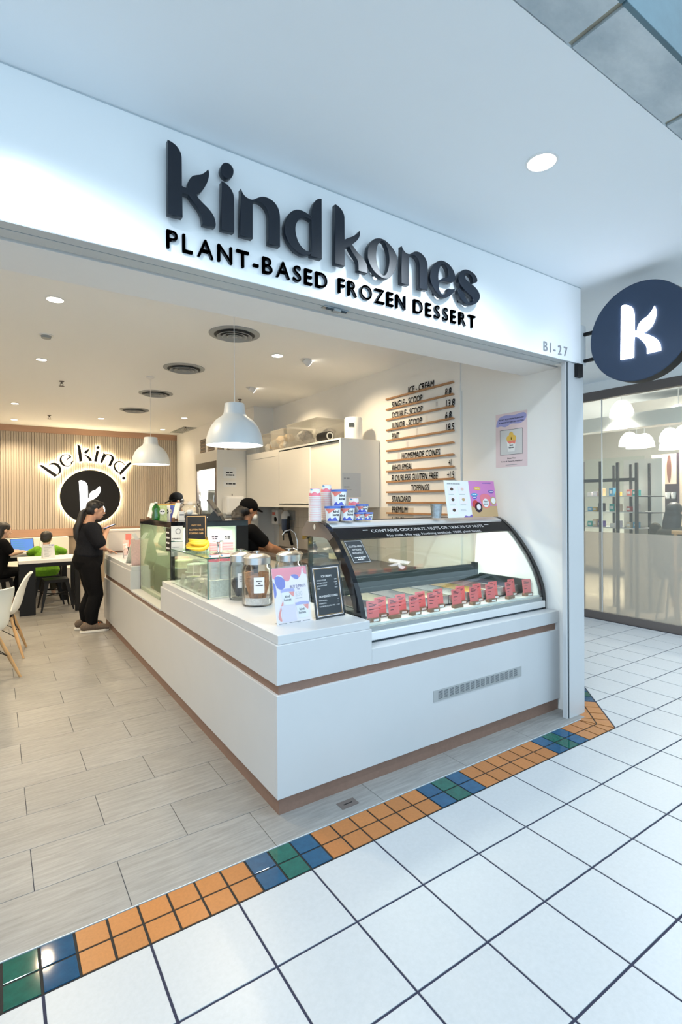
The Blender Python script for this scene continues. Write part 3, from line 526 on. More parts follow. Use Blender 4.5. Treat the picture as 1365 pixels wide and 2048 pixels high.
def spread(word, x0, x1, y, z, cap, depth, bold, m, parent, gap_=None, space=.55, xs=.95):
    adv = []; W_ = []
    for ch in word:
        if ch == ' ': W_.append(None); continue
        me = text_mesh(ch, 0, bold); xv = [v.co.x for v in me.vertices]; W_.append((min(xv), max(xv)))
    s_ = cap/CAP; tot = sum((w[1]-w[0])*s_*xs for w in W_ if w); ng = sum(1 for a, b in zip(word, word[1:]) if a != ' ' and b != ' '); nsp = word.count(' ')
    g_ = (x1-x0-tot)/(ng+nsp*(2.6)); x = x0
    for i, ch in enumerate(word):
        if ch == ' ': x += g_*1.6; continue
        w = W_[i]; me = text_mesh(ch, depth/2/s_, bold, res=7); me.transform(Matrix.Translation((-w[0], 0, depth/2/s_))); me.transform(Matrix.Diagonal((s_*xs, s_, s_, 1)))
        me.transform(Matrix(((1, 0, 0, x), (0, 0, -1, y), (0, 1, 0, z), (0, 0, 0, 1)))); me.transform(Matrix.Translation(-wloc(parent)))
        put('letter', me, m, parent); x += (w[1]-w[0])*s_*xs+g_
for wd_, a_, b_ in (('PLANT-BASED', .136, .904), ('FROZEN', .971, 1.405), ('DESSERT', 1.466, 1.957)): spread(wd_, a_, b_, .2498, 2.5915, .074, .014, .005, 'navy', tg)
un = thing('unit_number', 'small grey unit number B1-27 at the lower right corner of the fascia', 'sign', (2.78, .25, 2.6))
spread('B1-27', 2.64, 2.912, .2497, 2.568, .066, .004, .0, 'inkgrey', un)
# blade sign
bs = thing('blade_sign', 'round black projecting sign with a glowing white leafy letter k', 'sign', (3.10, .26, 2.66))
dc = Vector((3.10, -.135, 2.675)); R = .327
part('disc_face', MB().tube([(3.105, dc.y, dc.z), (3.111, dc.y, dc.z)], [R-.004, R], 72), 'discblue', bs, world=True, sm=True, ang=24); part('disc_rim', MB().tube([(3.111, dc.y, dc.z), (3.207, dc.y, dc.z)], R, 72), 'black', bs, world=True, sm=True, ang=24)
part('disc_step', MB().tube([(3.207, dc.y, dc.z), (3.245, dc.y, dc.z)], R*.94, 64), 'black', bs, world=True, sm=True, ang=50)
me = shape_mesh([[((-p[0],)+tuple(p[1:])) for p in q] for q in GLYPHS['leafk']], .012)
me.transform(Matrix(((0, 0, -1, 3.108), (-1, 0, 0, 0), (0, 1, 0, 0), (0, 0, 0, 1)))); me.transform(Matrix.Translation(-bs.location)); put('letter', me, 'ledcool', bs)
for z in (2.765, 2.572): part('bracket_arm', MB().box((3.135, .165, z-.011), (3.157, .30, z+.011)), 'black', bs, world=True)
part('mounting_plate', MB().box((3.083, .262, 2.5405), (3.165, .31, 2.83)), 'fascia', bs, world=True)
# halo-lit wall lettering and roundel on the slats
def joined(ms):
    b = bmesh.new()
    for m_ in ms: b.from_mesh(m_); bpy.data.meshes.remove(m_)
    me = bpy.data.meshes.new('letter'); b.to_mesh(me); b.free(); return me
bk = thing('wall_lettering', 'halo-lit black letters arching be kind above the roundel on the slatted wall', 'sign', (1.0, YB-.018, 2.3))
for key in ('B_b', 'B_e', 'B_k', 'B_i', 'B_n', 'B_d', 'B_dot'):
    me = joined([shape_mesh([P], .02) for P in GLYPHS[key]])
    me.transform(Matrix(((1, 0, 0, 0), (0, 0, -1, 9.05), (0, 1, 0, 0), (0, 0, 0, 1)))); me.transform(Matrix.Translation(-bk.location)); L_ = put('letter', me, 'black', bk)
    hm = joined([shape_mesh([P], .008, inset=.005) for P in GLYPHS[key]]); hm.transform(Matrix(((1, 0, 0, 0), (0, 0, -1, 9.0615), (0, 1, 0, 0), (0, 0, 0, 1)))); hm.transform(Matrix.Translation(-bk.location)); put('halo_light', hm, 'halo', bk)
    for P in GLYPHS[key][:1]:
        if key == 'B_e': P = [P[4], P[11]]
        c0 = Vector((sum(p[0] for p in P)/len(P), sum(p[1] for p in P)/len(P)))
    part('stand_off', MB().box((c0.x-.004, 9.05, c0.y-.004), (c0.x+.004, 9.082, c0.y+.004)), 'black', bk, world=True)
rd = thing('wall_roundel', 'halo-lit black roundel with a glowing white leafy letter k on the slatted wall', 'sign', (1.066, YB-.018, 1.672))
cy_ = Vector((1.069, 9.03, 1.665))
def disc_y(r0, r1, y0, y1, n=72): return MB().tube([(cy_.x, y0, cy_.z), (cy_.x, y1, cy_.z)], [r0, r1], n, flat=1.0)
part('disc', MB().tube([(cy_.x, 9.03, cy_.z), (cy_.x, 9.055, cy_.z)], [(.513, .528)]*2, 72), 'black', rd, world=True, sm=True, ang=50)
ring = MB(); v = []
for k in range(72):
    a = 2*PI*k/72; v += [(cy_.x+.525*math.cos(a), 9.056, cy_.z+.51*math.sin(a)), (cy_.x+.525*math.cos(a), 9.07, cy_.z+.51*math.sin(a))]
ring.add(v, [(2*k, 2*((k+1) % 72), 2*((k+1) % 72)+1, 2*k+1) for k in range(72)]); part('halo_strip', ring, 'halo', rd, world=True)
me = shape_mesh(GLYPHS['B_leafk'], .008); me.transform(Matrix(((1, 0, 0, 0), (0, 0, -1, 9.031), (0, 1, 0, 0), (0, 0, 0, 1)))); me.transform(Matrix.Translation(-rd.location)); put('letter', me, 'led', rd)
part('mounting_boss', MB().box((1.0, 9.055, 1.6), (1.13, 9.083, 1.73)), 'black', rd, world=True)
# ================================================================== SERVICE COUNTER (L-shaped)
ct = thing('service_counter', 'white L-shaped service counter with copper plinth and recessed copper band', 'counter', (.70, .40, 0))
def cp(name, a, b, m, bev=.0, parent=ct, **k): return part(name, MB().box(a, b), m, parent, world=True, bev=bev, **k)
cp('plinth', (.713, .413, 0), (3.03, 1.2, .084), 'copper', label='copper plinth'); cp('plinth', (.713, 1.2, 0), (1.30, 5.28, .084), 'copper', label='copper plinth')
cp('front_panel', (.70, .40, .084), (3.035, .425, .597), 'white', .0025); cp('front_panel', (1.29, .424, .10), (3.035, 1.2, .597), 'white')
cp('side_panel', (.70, .425, .084), (.725, 5.30, .597), 'white', .0025); cp('side_panel', (.725, .425, .10), (1.29, 5.30, .597), 'white')
cp('end_panel', (.70, 5.30, .084), (1.30, 5.32, .597), 'white')
cp('copper_band', (.716, .416, .597), (3.03, 1.2, .648), 'copper', label='recessed copper band'); cp('copper_band', (.716, 1.2, .597), (1.29, 5.28, .648), 'copper', label='recessed copper band')
cp('upper_box', (.70, .40, .648), (1.288, 2.572, .846), 'white', .0025); cp('counter_top', (.712, .410, .846), (1.282, 2.56, .892), 'white', .003)
cp('upper_box', (.70, 3.75, .648), (1.288, 5.30, .846), 'white', .0025); cp('counter_top', (.712, 3.752, .846), (1.282, 5.30, .892), 'white', .003)
cp('low_ledge', (1.288, .40, .648), (3.026, 1.2, .735), 'white', .002)
cp('low_ledge', (.70, 2.572, .640), (1.288, 3.75, .655), 'white')
cp('band_end', (3.005, .402, .597), (3.035, .425, .648), 'white')
vg = thing('counter_vent', 'grey louvred ventilation grille set in the counter front', 'vent', (2.167, .40, .37))
part('frame', MB().box((1.75, .397, .336), (2.586, .4, .404)), 'grille', vg, world=True)
n = 0
for k in range(16):
    x0 = 1.792+k*.0475
    part('louvre_column', MB().box((x0, .3962, .346), (x0+.034, .3972, .394)), 'slot', vg, world=True)
    sl_ = MB()
    for j in range(7): sl_.box((x0-.001, .3945, .3465+j*.0069), (x0+.035, .3967, .3495+j*.0069))
    part('louvre_slats', sl_, 'grille', vg, world=True)
dr = thing('floor_access_cover', 'small square steel cover let into the floor before the counter', 'floor cover', (1.052, .302, .001))
part('plate', MB().box((-.052, -.030, 0), (.052, .030, .0015)), 'bronze', dr); part('lift_slot', MB().box((-.026, -.003, .0015), (.026, .003, .0022)), 'black', dr)

# ================================================================== ICE CREAM CASE
XA, XB = 1.306, 3.0
ic = thing('ice_cream_case', 'curved-glass ice cream display case with black end frames on the low ledge', 'display case', (2.15, .8, .735))
prof = [(.50, .775), (.505, .85), (.52, .92), (.56, 1.02), (.605, 1.10), (.66, 1.18), (.73, 1.265), (.80, 1.335), (.865, 1.385), (.92, 1.412), (.98, 1.424)]   # outer profile (Y, Z)
def dense(P, k=4):
    out = []
    for i in range(len(P)-1):
        p0, p1, p2, p3 = P[max(0, i-1)], P[i], P[i+1], P[min(len(P)-1, i+2)]
        for q in range(k):
            t = q/k; out.append(tuple(.5*((2*p1[c])+(-p0[c]+p2[c])*t+(2*p0[c]-5*p1[c]+4*p2[c]-p3[c])*t*t+(-p0[c]+3*p1[c]-3*p2[c]+p3[c])*t**3) for c in (0, 1)))
    return out+[P[-1]]
DP = dense(prof)
def prof_at(z): return min(DP, key=lambda p: abs(p[1]-z))
def offs(P, d):
    out = []
    for i, p in enumerate(P):
        a, b = P[max(0, i-1)], P[min(len(P)-1, i+1)]; t = Vector((b[0]-a[0], b[1]-a[1])).normalized(); out.append((p[0]+t.y*d, p[1]-t.x*d))
    return out
def sheet(P, x0, x1, th):
    Q = offs(P, th); n = len(P); v = []
    for x in (x0, x1): v += [(x, y, z) for y, z in P]+[(x, y, z) for y, z in Q]
    f = []
    for i in range(n-1):
        f += [(i, i+1, 2*n+i+1, 2*n+i), (n+i, 3*n+i, 3*n+i+1, n+i+1), (i, n+i, n+i+1, i+1), (2*n+i, 2*n+i+1, 3*n+i+1, 3*n+i)]
    f += [(0, 2*n, 3*n, n), (n-1, 2*n-1, 4*n-1, 3*n-1)]
    return MB().add(v, f)
zg = 1.318
GP = [p for p in DP if p[1] <= zg+.004]; BP = [p for p in DP if zg-.004 <= p[1] <= 1.393]; SP = [p for p in DP if p[1] >= 1.388]
part('front_glass', sheet(GP, XA+.02, XB-.02, .005), 'caseglass', ic, world=True, sm=True)
part('sign_band', sheet(BP, XA+.012, XB-.012, .012), 'black', ic, world=True, sm=True)
part('top_strip', sheet(SP, XA+.012, XB-.012, .014), 'silver', ic, world=True, sm=True)
part('top_panel', MB().box((XA+.01, .98, 1.402), (XB-.01, 1.16, 1.424)), 'black', ic, world=True)
def arch(x0, x1, w, m, name, lab=None):
    o_ = offs(DP, -.004); i_ = offs(DP, w); back = [(1.10, 1.424), (1.185, 1.36)]
    outer = [(.497, .737)]+o_+[(1.12, 1.428), (1.19, 1.36), (1.19, 1.30)]; 
    inner = [(.497+w, .737)]+[p for p in i_ if p[1] < 1.36]+[(1.10, 1.325), (1.165, 1.30), (1.165, 1.30), (1.165, 1.30)]
    # resample both to equal counts
    def rs(P, n):
        L = [0]
        for a, b in zip(P, P[1:]): L.append(L[-1]+math.hypot(b[0]-a[0], b[1]-a[1]))
        out = []
        for k in range(n):
            s = L[-1]*k/(n-1); i = max(j for j in range(len(L)) if L[j] <= s+1e-9); i = min(i, len(P)-2); t = (s-L[i])/max(1e-9, L[i+1]-L[i]); out.append((P[i][0]+(P[i+1][0]-P[i][0])*t, P[i][1]+(P[i+1][1]-P[i][1])*t))
        return out
    n = 48; A, B = rs(outer, n), rs(inner, n); v = []
    for x in (x0, x1): v += [(x, *p) for p in A]+[(x, *p) for p in B]
    f = []
    for i in range(n-1): f += [(i, i+1, n+i+1, n+i), (2*n+i, 3*n+i, 3*n+i+1, 2*n+i+1), (i, 2*n+i, 2*n+i+1, i+1), (n+i, n+i+1, 3*n+i+1, 3*n+i)]
    f += [(0, n, 3*n, 2*n), (n-1, 3*n-1, 4*n-1, 2*n-1)]
    return part(name, MB().add(v, f), m, ic, world=True, label=lab)
arch(XA-.012, XA+.02, .062, 'blackg', 'end_frame', 'black arched left end frame'); arch(XB-.02, XB+.012, .042, 'blackg', 'end_frame', 'black arched right end frame')
top_cap = [(.80, 1.335), (.865, 1.385), (.92, 1.412), (.98, 1.424), (1.12, 1.428), (1.19, 1.36), (1.19, 1.325), (.90, 1.325), (.84, 1.31)]
cap = part('end_cap', MB().add([(x, *p) for x in (XA-.016, XA+.0) for p in top_cap], [tuple(range(9)), tuple(range(17, 8, -1))]+[(i, (i+1) % 9, 9+(i+1) % 9, 9+i) for i in range(9)]), 'bronze', ic, world=True, label='dark end cap')
part('cap_badge', MB().tube([(XA-.017, 1.02, 1.39), (XA-.014, 1.02, 1.39)], [(.018, .012)]*2, 20), 'alum', cap, world=True)
inp = [p for p in offs(DP, .03) if p[1] < 1.32]
sideP = [(.53, .78)]+inp[2:]+[(1.13, 1.325), (1.16, 1.0), (1.16, .78)]
ns = len(sideP)
part('side_glass', MB().add([(x, *p) for x in (XA+.001, XA+.006) for p in sideP], [tuple(range(ns)), tuple(range(2*ns-1, ns-1, -1))]), 'gglass', ic, world=True)
part('side_liner', MB().add([(x, *p) for x in (XB-.03, XB-.022) for p in sideP], [tuple(range(ns)), tuple(range(2*ns-1, ns-1, -1))]), 'innerwhite', ic, world=True, label='white lit inner end panel')
part('base_rail', MB().box((XA, .492, .748), (XB, .535, .80)), 'alum', ic, world=True, bev=.006); part('base_gap', MB().box((XA, .505, .7358), (XB, 1.195, .748)), 'slot', ic, world=True)
part('glass_seat', MB().box((XA+.02, .505, .80), (XB-.02, .53, .825)), 'grille', ic, world=True)
part('label_deck', MB().box((XA+.02, .53, .80), (XB-.02, .655, .838)), 'innerwhite', ic, world=True); part('tub_bed', MB().box((XA+.02, .655, .748), (XB-.02, 1.2, .78)), 'inrim', ic, world=True)
part('tub_rim', MB().box((XA+.02, .652, .78), (XB-.02, .658, .842)).box((XA+.02, 1.09, .78), (XB-.02, 1.19, .93)).box((XA+.006, .664, .78), (XA+.06, 1.09, .90)).box((XB-.055, .60, .83), (XB-.03, 1.09, .945)), 'inrim', ic, world=True, label='black tub surround')
part('back_frame', MB().box((XA+.02, 1.13, .93), (XB-.03, 1.17, 1.0)).box((XA+.02, 1.15, 1.0), (XA+.05, 1.17, 1.40)).box((XB-.06, 1.12, .93), (XB-.03, 1.17, 1.03)), 'inrim', ic, world=True)
part('back_glass', MB().box((XA+.05, 1.155, 1.0), (2.2, 1.160, 1.40)).box((2.15, 1.165, 1.0), (XB-.03, 1.170, 1.40)), 'gglass', ic, world=True)
part('back_glass_rail', MB().box((XA+.05, 1.145, .998), (XB-.03, 1.172, 1.015)), 'inrim', ic, world=True)
part('light_tube', MB().tube([(XA+.1, .93, 1.382), (XB-.1, .93, 1.382)], .010, 10), 'tube', ic, world=True)
lamp('case_lamp', 'AREA', (2.15, .95, 1.37), 9, (.93, 1, .90), 1.5, parent=ic, sy=.05)
# printed band
L1_ = 'CONTAINS COCONUT, NUTS OR TRACES OF NUTS'
def onband(x0, zc):
    a = prof_at(zc-.03); b = prof_at(zc+.03); u = Vector((0, b[0]-a[0], b[1]-a[1])).normalized(); p = prof_at(zc); return (x0, p[0], p[1]), u
def bandtext(s, x0, x1, z, cap, bold):
    o, u = onband(x0, z)
    text(s, o, X1, u, cap, 'inkw', ic, width=x1-x0, bold=bold, depth=.003)
bandtext(L1_, 1.605, 2.69, 1.3545, .027, .02); bandtext('No milk. No egg. Nothing artificial. 100% plant based.', 1.71, 2.627, 1.3245, .020, .012)
o, u = onband(1.545, 1.366); quadpatch(o, X1, u, .04, .006, 'inkw', ic, 'dash', .003); o, u = onband(2.715, 1.366); quadpatch(o, X1, u, .05, .006, 'inkw', ic, 'dash', .003)
# gluten-free notice stuck to the curved glass
a, b = prof_at(1.17), prof_at(1.30); u = Vector((0, b[0]-a[0], b[1]-a[1])).normalized(); L_ = math.hypot(b[0]-a[0], b[1]-a[1])
st = thing('glass_notice', 'small black notice on the curved glass reading gluten-free options available', 'notice', (1.345, a[0], a[1]))
quadpatch((1.345, a[0]-.006, a[1]), X1, u, .135, L_+.012, 'char', st, 'card', 0., thick=.0015)
for q in ((.006, .006, .129, .0075), (.006, L_+.0045, .129, L_+.006), (.006, .006, .0075, L_+.006), (.1275, .006, .129, L_+.006)):
    mb = MB().box((q[0], q[1], .0016), (q[2], q[3], .0022)).xf(frame((1.345, a[0]-.006, a[1]), X1, u)); part('border_line', mb, 'inkw', st, world=True)
for k, (s_, w_, cp_) in enumerate((('GLUTEN-FREE', .10, .014), ('OPTIONS', .068, .014), ('AVAILABLE*', .085, .014), (None, .085, .006), (None, .045, .006))):
    dd = (.118, .093, .068, .038, .024)[k]
    if s_ is None: scribble(Vector((1.345+.0675-w_/2, a[0]-.006, a[1]))+u*dd, X1, u, w_, cp_, 'inkw', st, .002, seed=k); continue
    text(s_, Vector((1.345+.0675-w_/2, a[0]-.006, a[1]))+u*dd, X1, u, cp_, 'inkw', st, width=w_, depth=.002, bold=.02)
# tubs of ice cream
flv = ['choc', 'vanilla', 'cookie', 'vanilla', 'coco', 'mango', 'straw', 'blueb', 'choc']
hue = dict(choc='dark chocolate', vanilla='pale vanilla', cookie='beige cookie-speckled', coco='white', mango='yellow', straw='pale pink', blueb='mauve')
n = 8; pw = (XB-.068-(XA+.068))/n
for k in range(n):
    x0 = XA+.068+k*pw
    t = thing('ice_cream_tub', '%s ice cream in a steel tub, %s from the left end of the case' % (hue[flv[k]], ('first', 'second', 'third', 'fourth', 'fifth', 'sixth', 'seventh', 'eighth')[k]), 'tub', (x0+pw/2, .87, .785), group='steel tubs in the ice cream case')
    w, d, h = pw/2-.004, .205, .115
    pan = MB()
    for q in (1, -1): pan.box((q*w-.0015, -d, 0), (q*w+.0015, d, h)); pan.box((-w, q*d-.0015, 0), (w, q*d+.0015, h))
    pan.box((-w, -d, -.001), (w, d, .002)).box((-w-.003, -d-.004, h), (-w+.006, d+.004, h+.004)).box((w-.006, -d-.004, h), (w+.003, d+.004, h+.004)).box((-w, -d-.004, h), (w, -d+.006, h+.004)).box((-w, d-.006, h), (w, d+.004, h+.004))
    part('pan', pan, 'tin', t)
    lvl = (.02, .04, .035, .03, .02, .035, .02, .015)[k]; v = []; f = []; nx, ny = 9, 17
    rr = random.Random(k)
    for j in range(ny):
        for i in range(nx):
            bx = -w+.002+2*(w-.002)*i/(nx-1); by = -d+.002+2*(d-.002)*j/(ny-1); ed = 0 if i in (0, nx-1) or j in (0, ny-1) else 1
            v.append((bx, by, lvl+ed*(.022*rr.random()+.015*math.sin(by*25+k)+.01*math.sin(bx*60))))
    f = [(j*nx+i, j*nx+i+1, (j+1)*nx+i+1, (j+1)*nx+i) for j in range(ny-1) for i in range(nx-1)]
    part('ice_cream', MB().add(v, f), 'ice_'+flv[k], t, sm=True, ang=70)
    if flv[k] == 'mango': part('fruit_piece', MB().ball((.0, .10, lvl+.03), (.016, .016, .022), 10, 6), 'banana', t, sm=True)
# red flavour cards
ords = ('first', 'second', 'third', 'fourth', 'fifth', 'sixth', 'seventh', 'eighth', 'ninth')
for row, (xs_, y0) in enumerate((((1.425, 1.588, 1.755, 1.915, 2.135, 2.305, 2.475, 2.68, 2.885), .565), ((1.54, 1.705, 1.875, 2.035, 2.25, 2.42, 2.59, 2.80), .637))):
    for k, x in enumerate(xs_):
        t = thing('flavour_card', '%s red flavour card from the left in the %s row' % (ords[k], ('front', 'back')[row]), 'flavour card', (x, y0, .838), rz=(-.03, .02, .05, -.02, 0, .04, -.05, .1, -.1)[k], group='red flavour cards in the ice cream case')
        mt = Matrix.Rotation(-.12, 4, 'X')
        part('holder', MB().box((-.042, -.016, 0), (.042, .016, .022)), 'walnut', t, bev=.002)
        c = part('card', MB().box((-.043, -.001, .016), (.043, .001, .122)).xf(mt), 'cardred', t)
        for j, (w_, z) in enumerate(((.030, .106), (.056, .097), (.046, .090), (.036, .070), (.026, .050))):
            mb = MB().box((-.028, -.0016, z), (-.028+w_, -.0011, z+.0035)).xf(mt); part('print_line', mb, 'ink', c)
        if k % 3 != 1 or row: quadpatch((-.010, -.0162, .004), X1, Z1, .04, .013, 'paper', t, 'price_tag', .0, world=False)
# ================================================================== THINGS ON THE ICE CREAM CASE
ZT = 1.4285
def cone_wrap(cx, cy, z0, r0, r1, h, a0):   # lettering / print wrapped round a tapered tub; a0 = facing angle
    def fn(x, y):
        q = y/h; r = r0+(r1-r0)*q+.0007; a = a0+x/r; return Vector((cx+r*math.cos(a), cy+r*math.sin(a), z0+y))
    return fn
def wrap_strip(fn, xs, lo, hi, name, m, parent):    # printed patch between two curves, laid on the curved wall
    def ip(c, t):
        t *= len(c)-1; i = min(int(t), len(c)-2); q = t-i; q = q*q*(3-2*q); return c[i]+(c[i+1]-c[i])*q
    n = 18; v = []; f = []; rows_ = 4
    for i in range(n+1):
        t = i/n; a, b_ = ip(lo, t), ip(hi, t)
        for j in range(rows_+1): v.append(fn(xs[0]+(xs[1]-xs[0])*t, a+(b_-a)*j/rows_))
    f = [(i*(rows_+1)+j, (i+1)*(rows_+1)+j, (i+1)*(rows_+1)+j+1, i*(rows_+1)+j+1) for i in range(n) for j in range(rows_)]
    return part(name, MB().add(v, f), m, parent, sm=True)
FACE = math.atan2(-1.889-.85, -.443-1.35)
def pint(x, y, z, r, h, lb, grp, a0=None):
    t = thing('paper_tub', lb, 'paper tub', (x, y, z), group=grp); a0 = FACE+.35 if a0 is None else a0; s = r/.052
    rb = r*.80
    part('tub', MB().lathe([(1e-6, 0), (rb, 0), (rb, .002), (r*.985, h-.012*s), (1e-6, h-.012*s)], 32), 'paper', t, sm=True)
    part('lid', MB().lathe([(1e-6, h), (r*.98, h), (r*1.03, h-.002), (r*1.05, h-.014*s), (r*.99, h-.014*s)], 32), 'bluelid', t, sm=True)
    fn = cone_wrap(0, 0, 0, rb, r, h, a0)
    ht = h-.016*s
    wrap_strip(fn, (-.075*s, .005*s), [ht-.002, ht-.014*s, ht-.032*s, ht-.022*s, ht-.012*s, ht-.001], [ht]*2, 'red_print', 'coral', t)
    wrap_strip(fn, (-.055*s, .025*s), [.002]*2, [.003, .020*s, .026*s, .012*s, .022*s, .028*s, .016*s, .003], 'blue_print', 'blueprint', t)
    wrap_strip(fn, (.028*s, .07*s), [.002]*2, [.003, .014*s, .020*s, .004], 'blue_print', 'skyb', t)
    for s_, zz, w_ in (('kind', .58, .040), ('kones', .40, .046)):
        text(s_, None, None, None, .017*s, 'ink', t, width=w_*s, bold=.03, wrapf=lambda x, y, zz=zz, w_=w_: fn(x-w_*s*.35, y+h*.36+(.021*s if zz > .5 else 0)))
    return t
G_ = 'stacked blue-lidded paper tubs on the ice cream case'
pint(1.365, .915, ZT, .052, .098, 'blue-lidded pint tub at the lower left of the stack, right of the cup towers', G_)
pint(1.485, .925, ZT, .052, .098, 'blue-lidded pint tub at the lower row, second from the left', G_)
pint(1.42, .925, ZT+.098, .052, .108, 'blue-lidded pint tub on top of the stack', G_)
pint(1.585, .93, ZT, .036, .053, 'small blue-lidded tub at the bottom, left of the last one', G_)
pint(1.66, .93, ZT, .036, .053, 'small blue-lidded tub at the right end of the bottom row', G_)
pint(1.615, .935, ZT+.053, .043, .055, 'small blue-lidded tub standing on two smaller tubs', G_)
# towers of nested paper cups
def cup_mesh(r, h):
    return MB().lathe([(r*.72, 0), (r*.96, h-.004), (r*1.02, h-.004), (r*1.02, h), (r*.95, h), (r*.70, .003)], 24, close=True).mesh('cup')
def tower(x, y, z, r, nn, pitch, lb, grp, h=.055, inverted=True):
    wall = MB().lathe([(r*.74, h), (r*.97, .004)], 24).mesh('cup_wall') if inverted else MB().lathe([(r*.74, 0), (r*.97, h-.004)], 24).mesh('cup_wall')
    base = MB().lathe([(1e-6, h), (r*.74, h), (r*.74, h-.001), (1e-6, h-.002)], 24).mesh('cup_base')
    rim = MB().lathe([(r*.968, 0), (r*1.03, 0), (r*1.03, .0046), (r*.968, .0046)], 24, close=True).mesh('cup_rim')
    if not inverted: rim.transform(Matrix.Translation((0, 0, h-.0046))); base.transform(Matrix.Translation((0, 0, -h+.004)))
    smooth(wall); smooth(rim)
    for me, m in ((wall, 'pink'), (rim, 'paper'), (base, 'paper')): me.materials.append(M[m])
    for k in range(nn):
        t = thing('paper_cup', lb, 'paper cup', (x, y, z+.0006+k*pitch), rz=k*.4, group=grp)
        put('wall', wall, None, t); put('rim', rim, None, t)
        if k == nn-1 or (not inverted and k == 0): put('base', base, None, t)
    if inverted:
        fn = cone_wrap(0, 0, 0, r*.965+.0006, r*.74+.0006, h, FACE-(nn-1)*.4)
        wrap_strip(fn, (-.062, .062), [h*.35, h*.5, h*.42, h*.6, h*.40, h*.52, h*.38], [h-.003]*2, 'white_print', 'paper', t)
        wrap_strip(cone_wrap(0, 0, 0, r*.965+.0012, r*.74+.0012, h, FACE-(nn-1)*.4), (-.035, -.008), [h*.84, h*.74, h*.78], [h*.86, h*.93, h*.80], 'blue_print', 'skyb', t)
tower(1.255, .955, ZT, .040, 24, .0068, 'nested pink-striped paper cup in the left, tallest tower on the case', 'left cup tower on the case')
tower(1.39, 1.03, ZT, .040, 28, .0068, 'nested pink-striped paper cup in the tower behind the pint tubs', 'second cup tower on the case')
tower(1.50, 1.03, ZT, .040, 22, .0068, 'nested pink-striped paper cup in the third tower from the left', 'third cup tower on the case')
tower(1.62, 1.04, ZT, .040, 15, .0068, 'nested pink-striped paper cup in the right, shortest tower on the case', 'right cup tower on the case')
# bucket
t = thing('metal_bucket', 'small galvanised bucket on the case left of the menu cards', 'bucket', (2.27, .90, ZT))
part('pail', MB().lathe([(1e-6, .003), (.032, .003), (.045, .098), (.049, .1), (.0495, .103), (.046, .103), (.034, .0), (1e-6, 0)], 28), 'zinc', t, sm=True)
part('handle', MB().tube([(.047*math.cos(a), .047*math.sin(a)*.25+.0, .092-.055*math.sin(a)*.3) for a in [PI*k/10 for k in range(11)]], .002, 6), 'steel', t)
text('kind', None, None, None, .012, 'inkgrey', t, wrapf=lambda x, y: cone_wrap(0, 0, 0, .032, .046, .10, -2.2)(x-.006, y+.055)); text('kones', None, None, None, .012, 'inkgrey', t, wrapf=lambda x, y: cone_wrap(0, 0, 0, .032, .046, .10, -2.2)(x-.006, y+.038))
# two standing menu cards
def stand_card(name, lab, cat, base, ang, w, h, lean, thick, m, wob=None):
    """card whose lower left front corner is at base; faces -Y turned by ang; leans back"""
    t = thing(name, lab, cat, base); r = Vector((math.cos(ang), math.sin(ang), 0)); b = Vector((-math.sin(ang), math.cos(ang), 0)); u = (Z1_*math.cos(lean)+b*math.sin(lean))
    mb = MB().box((0, 0, -thick), (w, h, 0)).xf(frame(base, r, u)); part('board', mb, m, t, world=True)
    return t, Vector(base), r, u, b
Z1_ = Vector((0, 0, 1))
t, o, r, u, bk_ = stand_card('menu_card', 'white menu card with five dessert pictures standing on the case', 'menu card', (2.333, .84, ZT), .02, .268, .283, .16, .003, 'paper')
def P2(o, r, u, x, y): return o+r*x+u*y
scribble(P2(o, r, u, .03, .255), r, u, .14, .007, 'inkgrey', t)
for k, (x, y, c1) in enumerate(((.03, .185, 'brownp'), (.145, .185, 'pinkcard'), (.03, .105, 'brownp'), (.145, .105, 'tanp'), (.03, .025, 'brownp'))):
    quadpatch(P2(o, r, u, x, y), r, u, .085, .058, 'palepink', t, 'photo', .0005); blob([circle(.0425, .024, .028, 14, .012)], P2(o, r, u, x, y), r, u, 'paper', t, 'plate_print', .0014); blob([circle(.0425, .032, .017, 12, .012)], P2(o, r, u, x, y), r, u, c1, t, 'dessert_print', .0018)
for x, y in ((.035, .175), (.15, .175), (.035, .095), (.15, .095), (.145, .06), (.145, .05)): scribble(P2(o, r, u, x, y), r, u, .06, .003, 'inkgrey', t, seed=int(x*99+y*999))
blob([[(.17, 0, 1), (.19, .014), (.23, .008), (.255, .02), (.268, .018, 1), (.268, 0, 1)]], o, r, u, 'purple', t, 'corner_print', .001)
part('stand', MB().obox(P2(o, r, u, .134, .01)+bk_*.05, r*.10, bk_*.045, Z1_*.0015), 'acrylic', t, world=True)
t, o, r, u, bk_ = stand_card('menu_card', 'magenta card picturing a tub of fruit ice cream, right of the white card', 'menu card', (2.612, .86, ZT), -.05, .285, .285, .16, .003, 'magenta')
quadpatch(o, r, u, .285, .085, 'tanp', t, 'table_print', .0006)
blob([circle(.165, .155, .058, 20, .028)], o, r, u, 'pink', t, 'ice_cream_print', .0016); blob([[(.107, .15, 1), (.223, .15, 1), (.205, .075, 1), (.165, .066), (.125, .075, 1)]], o, r, u, 'coral', t, 'tub_print', .0013); blob([circle(.165, .11, .034, 16)], o, r, u, 'paper', t, 'tub_label', .0018)
for s_, y in (('kind', .115), ('kones', .096)): text(s_, P2(o, r, u, .165, y), r, u, .014, 'ink', t, align='CENTER', depth=.0026, bold=.02)
for cx_, cy__, rr_, m_ in ((.05, .10, .032, 'redp'), (.08, .075, .04, 'plum'), (.082, .078, .022, 'palepink'), (.25, .125, .034, 'tanp'), (.252, .127, .024, 'paper')): blob([circle(cx_, cy__, rr_, 16)], o, r, u, m_, t, 'fruit_print', .002+.0003*(rr_ < .03))
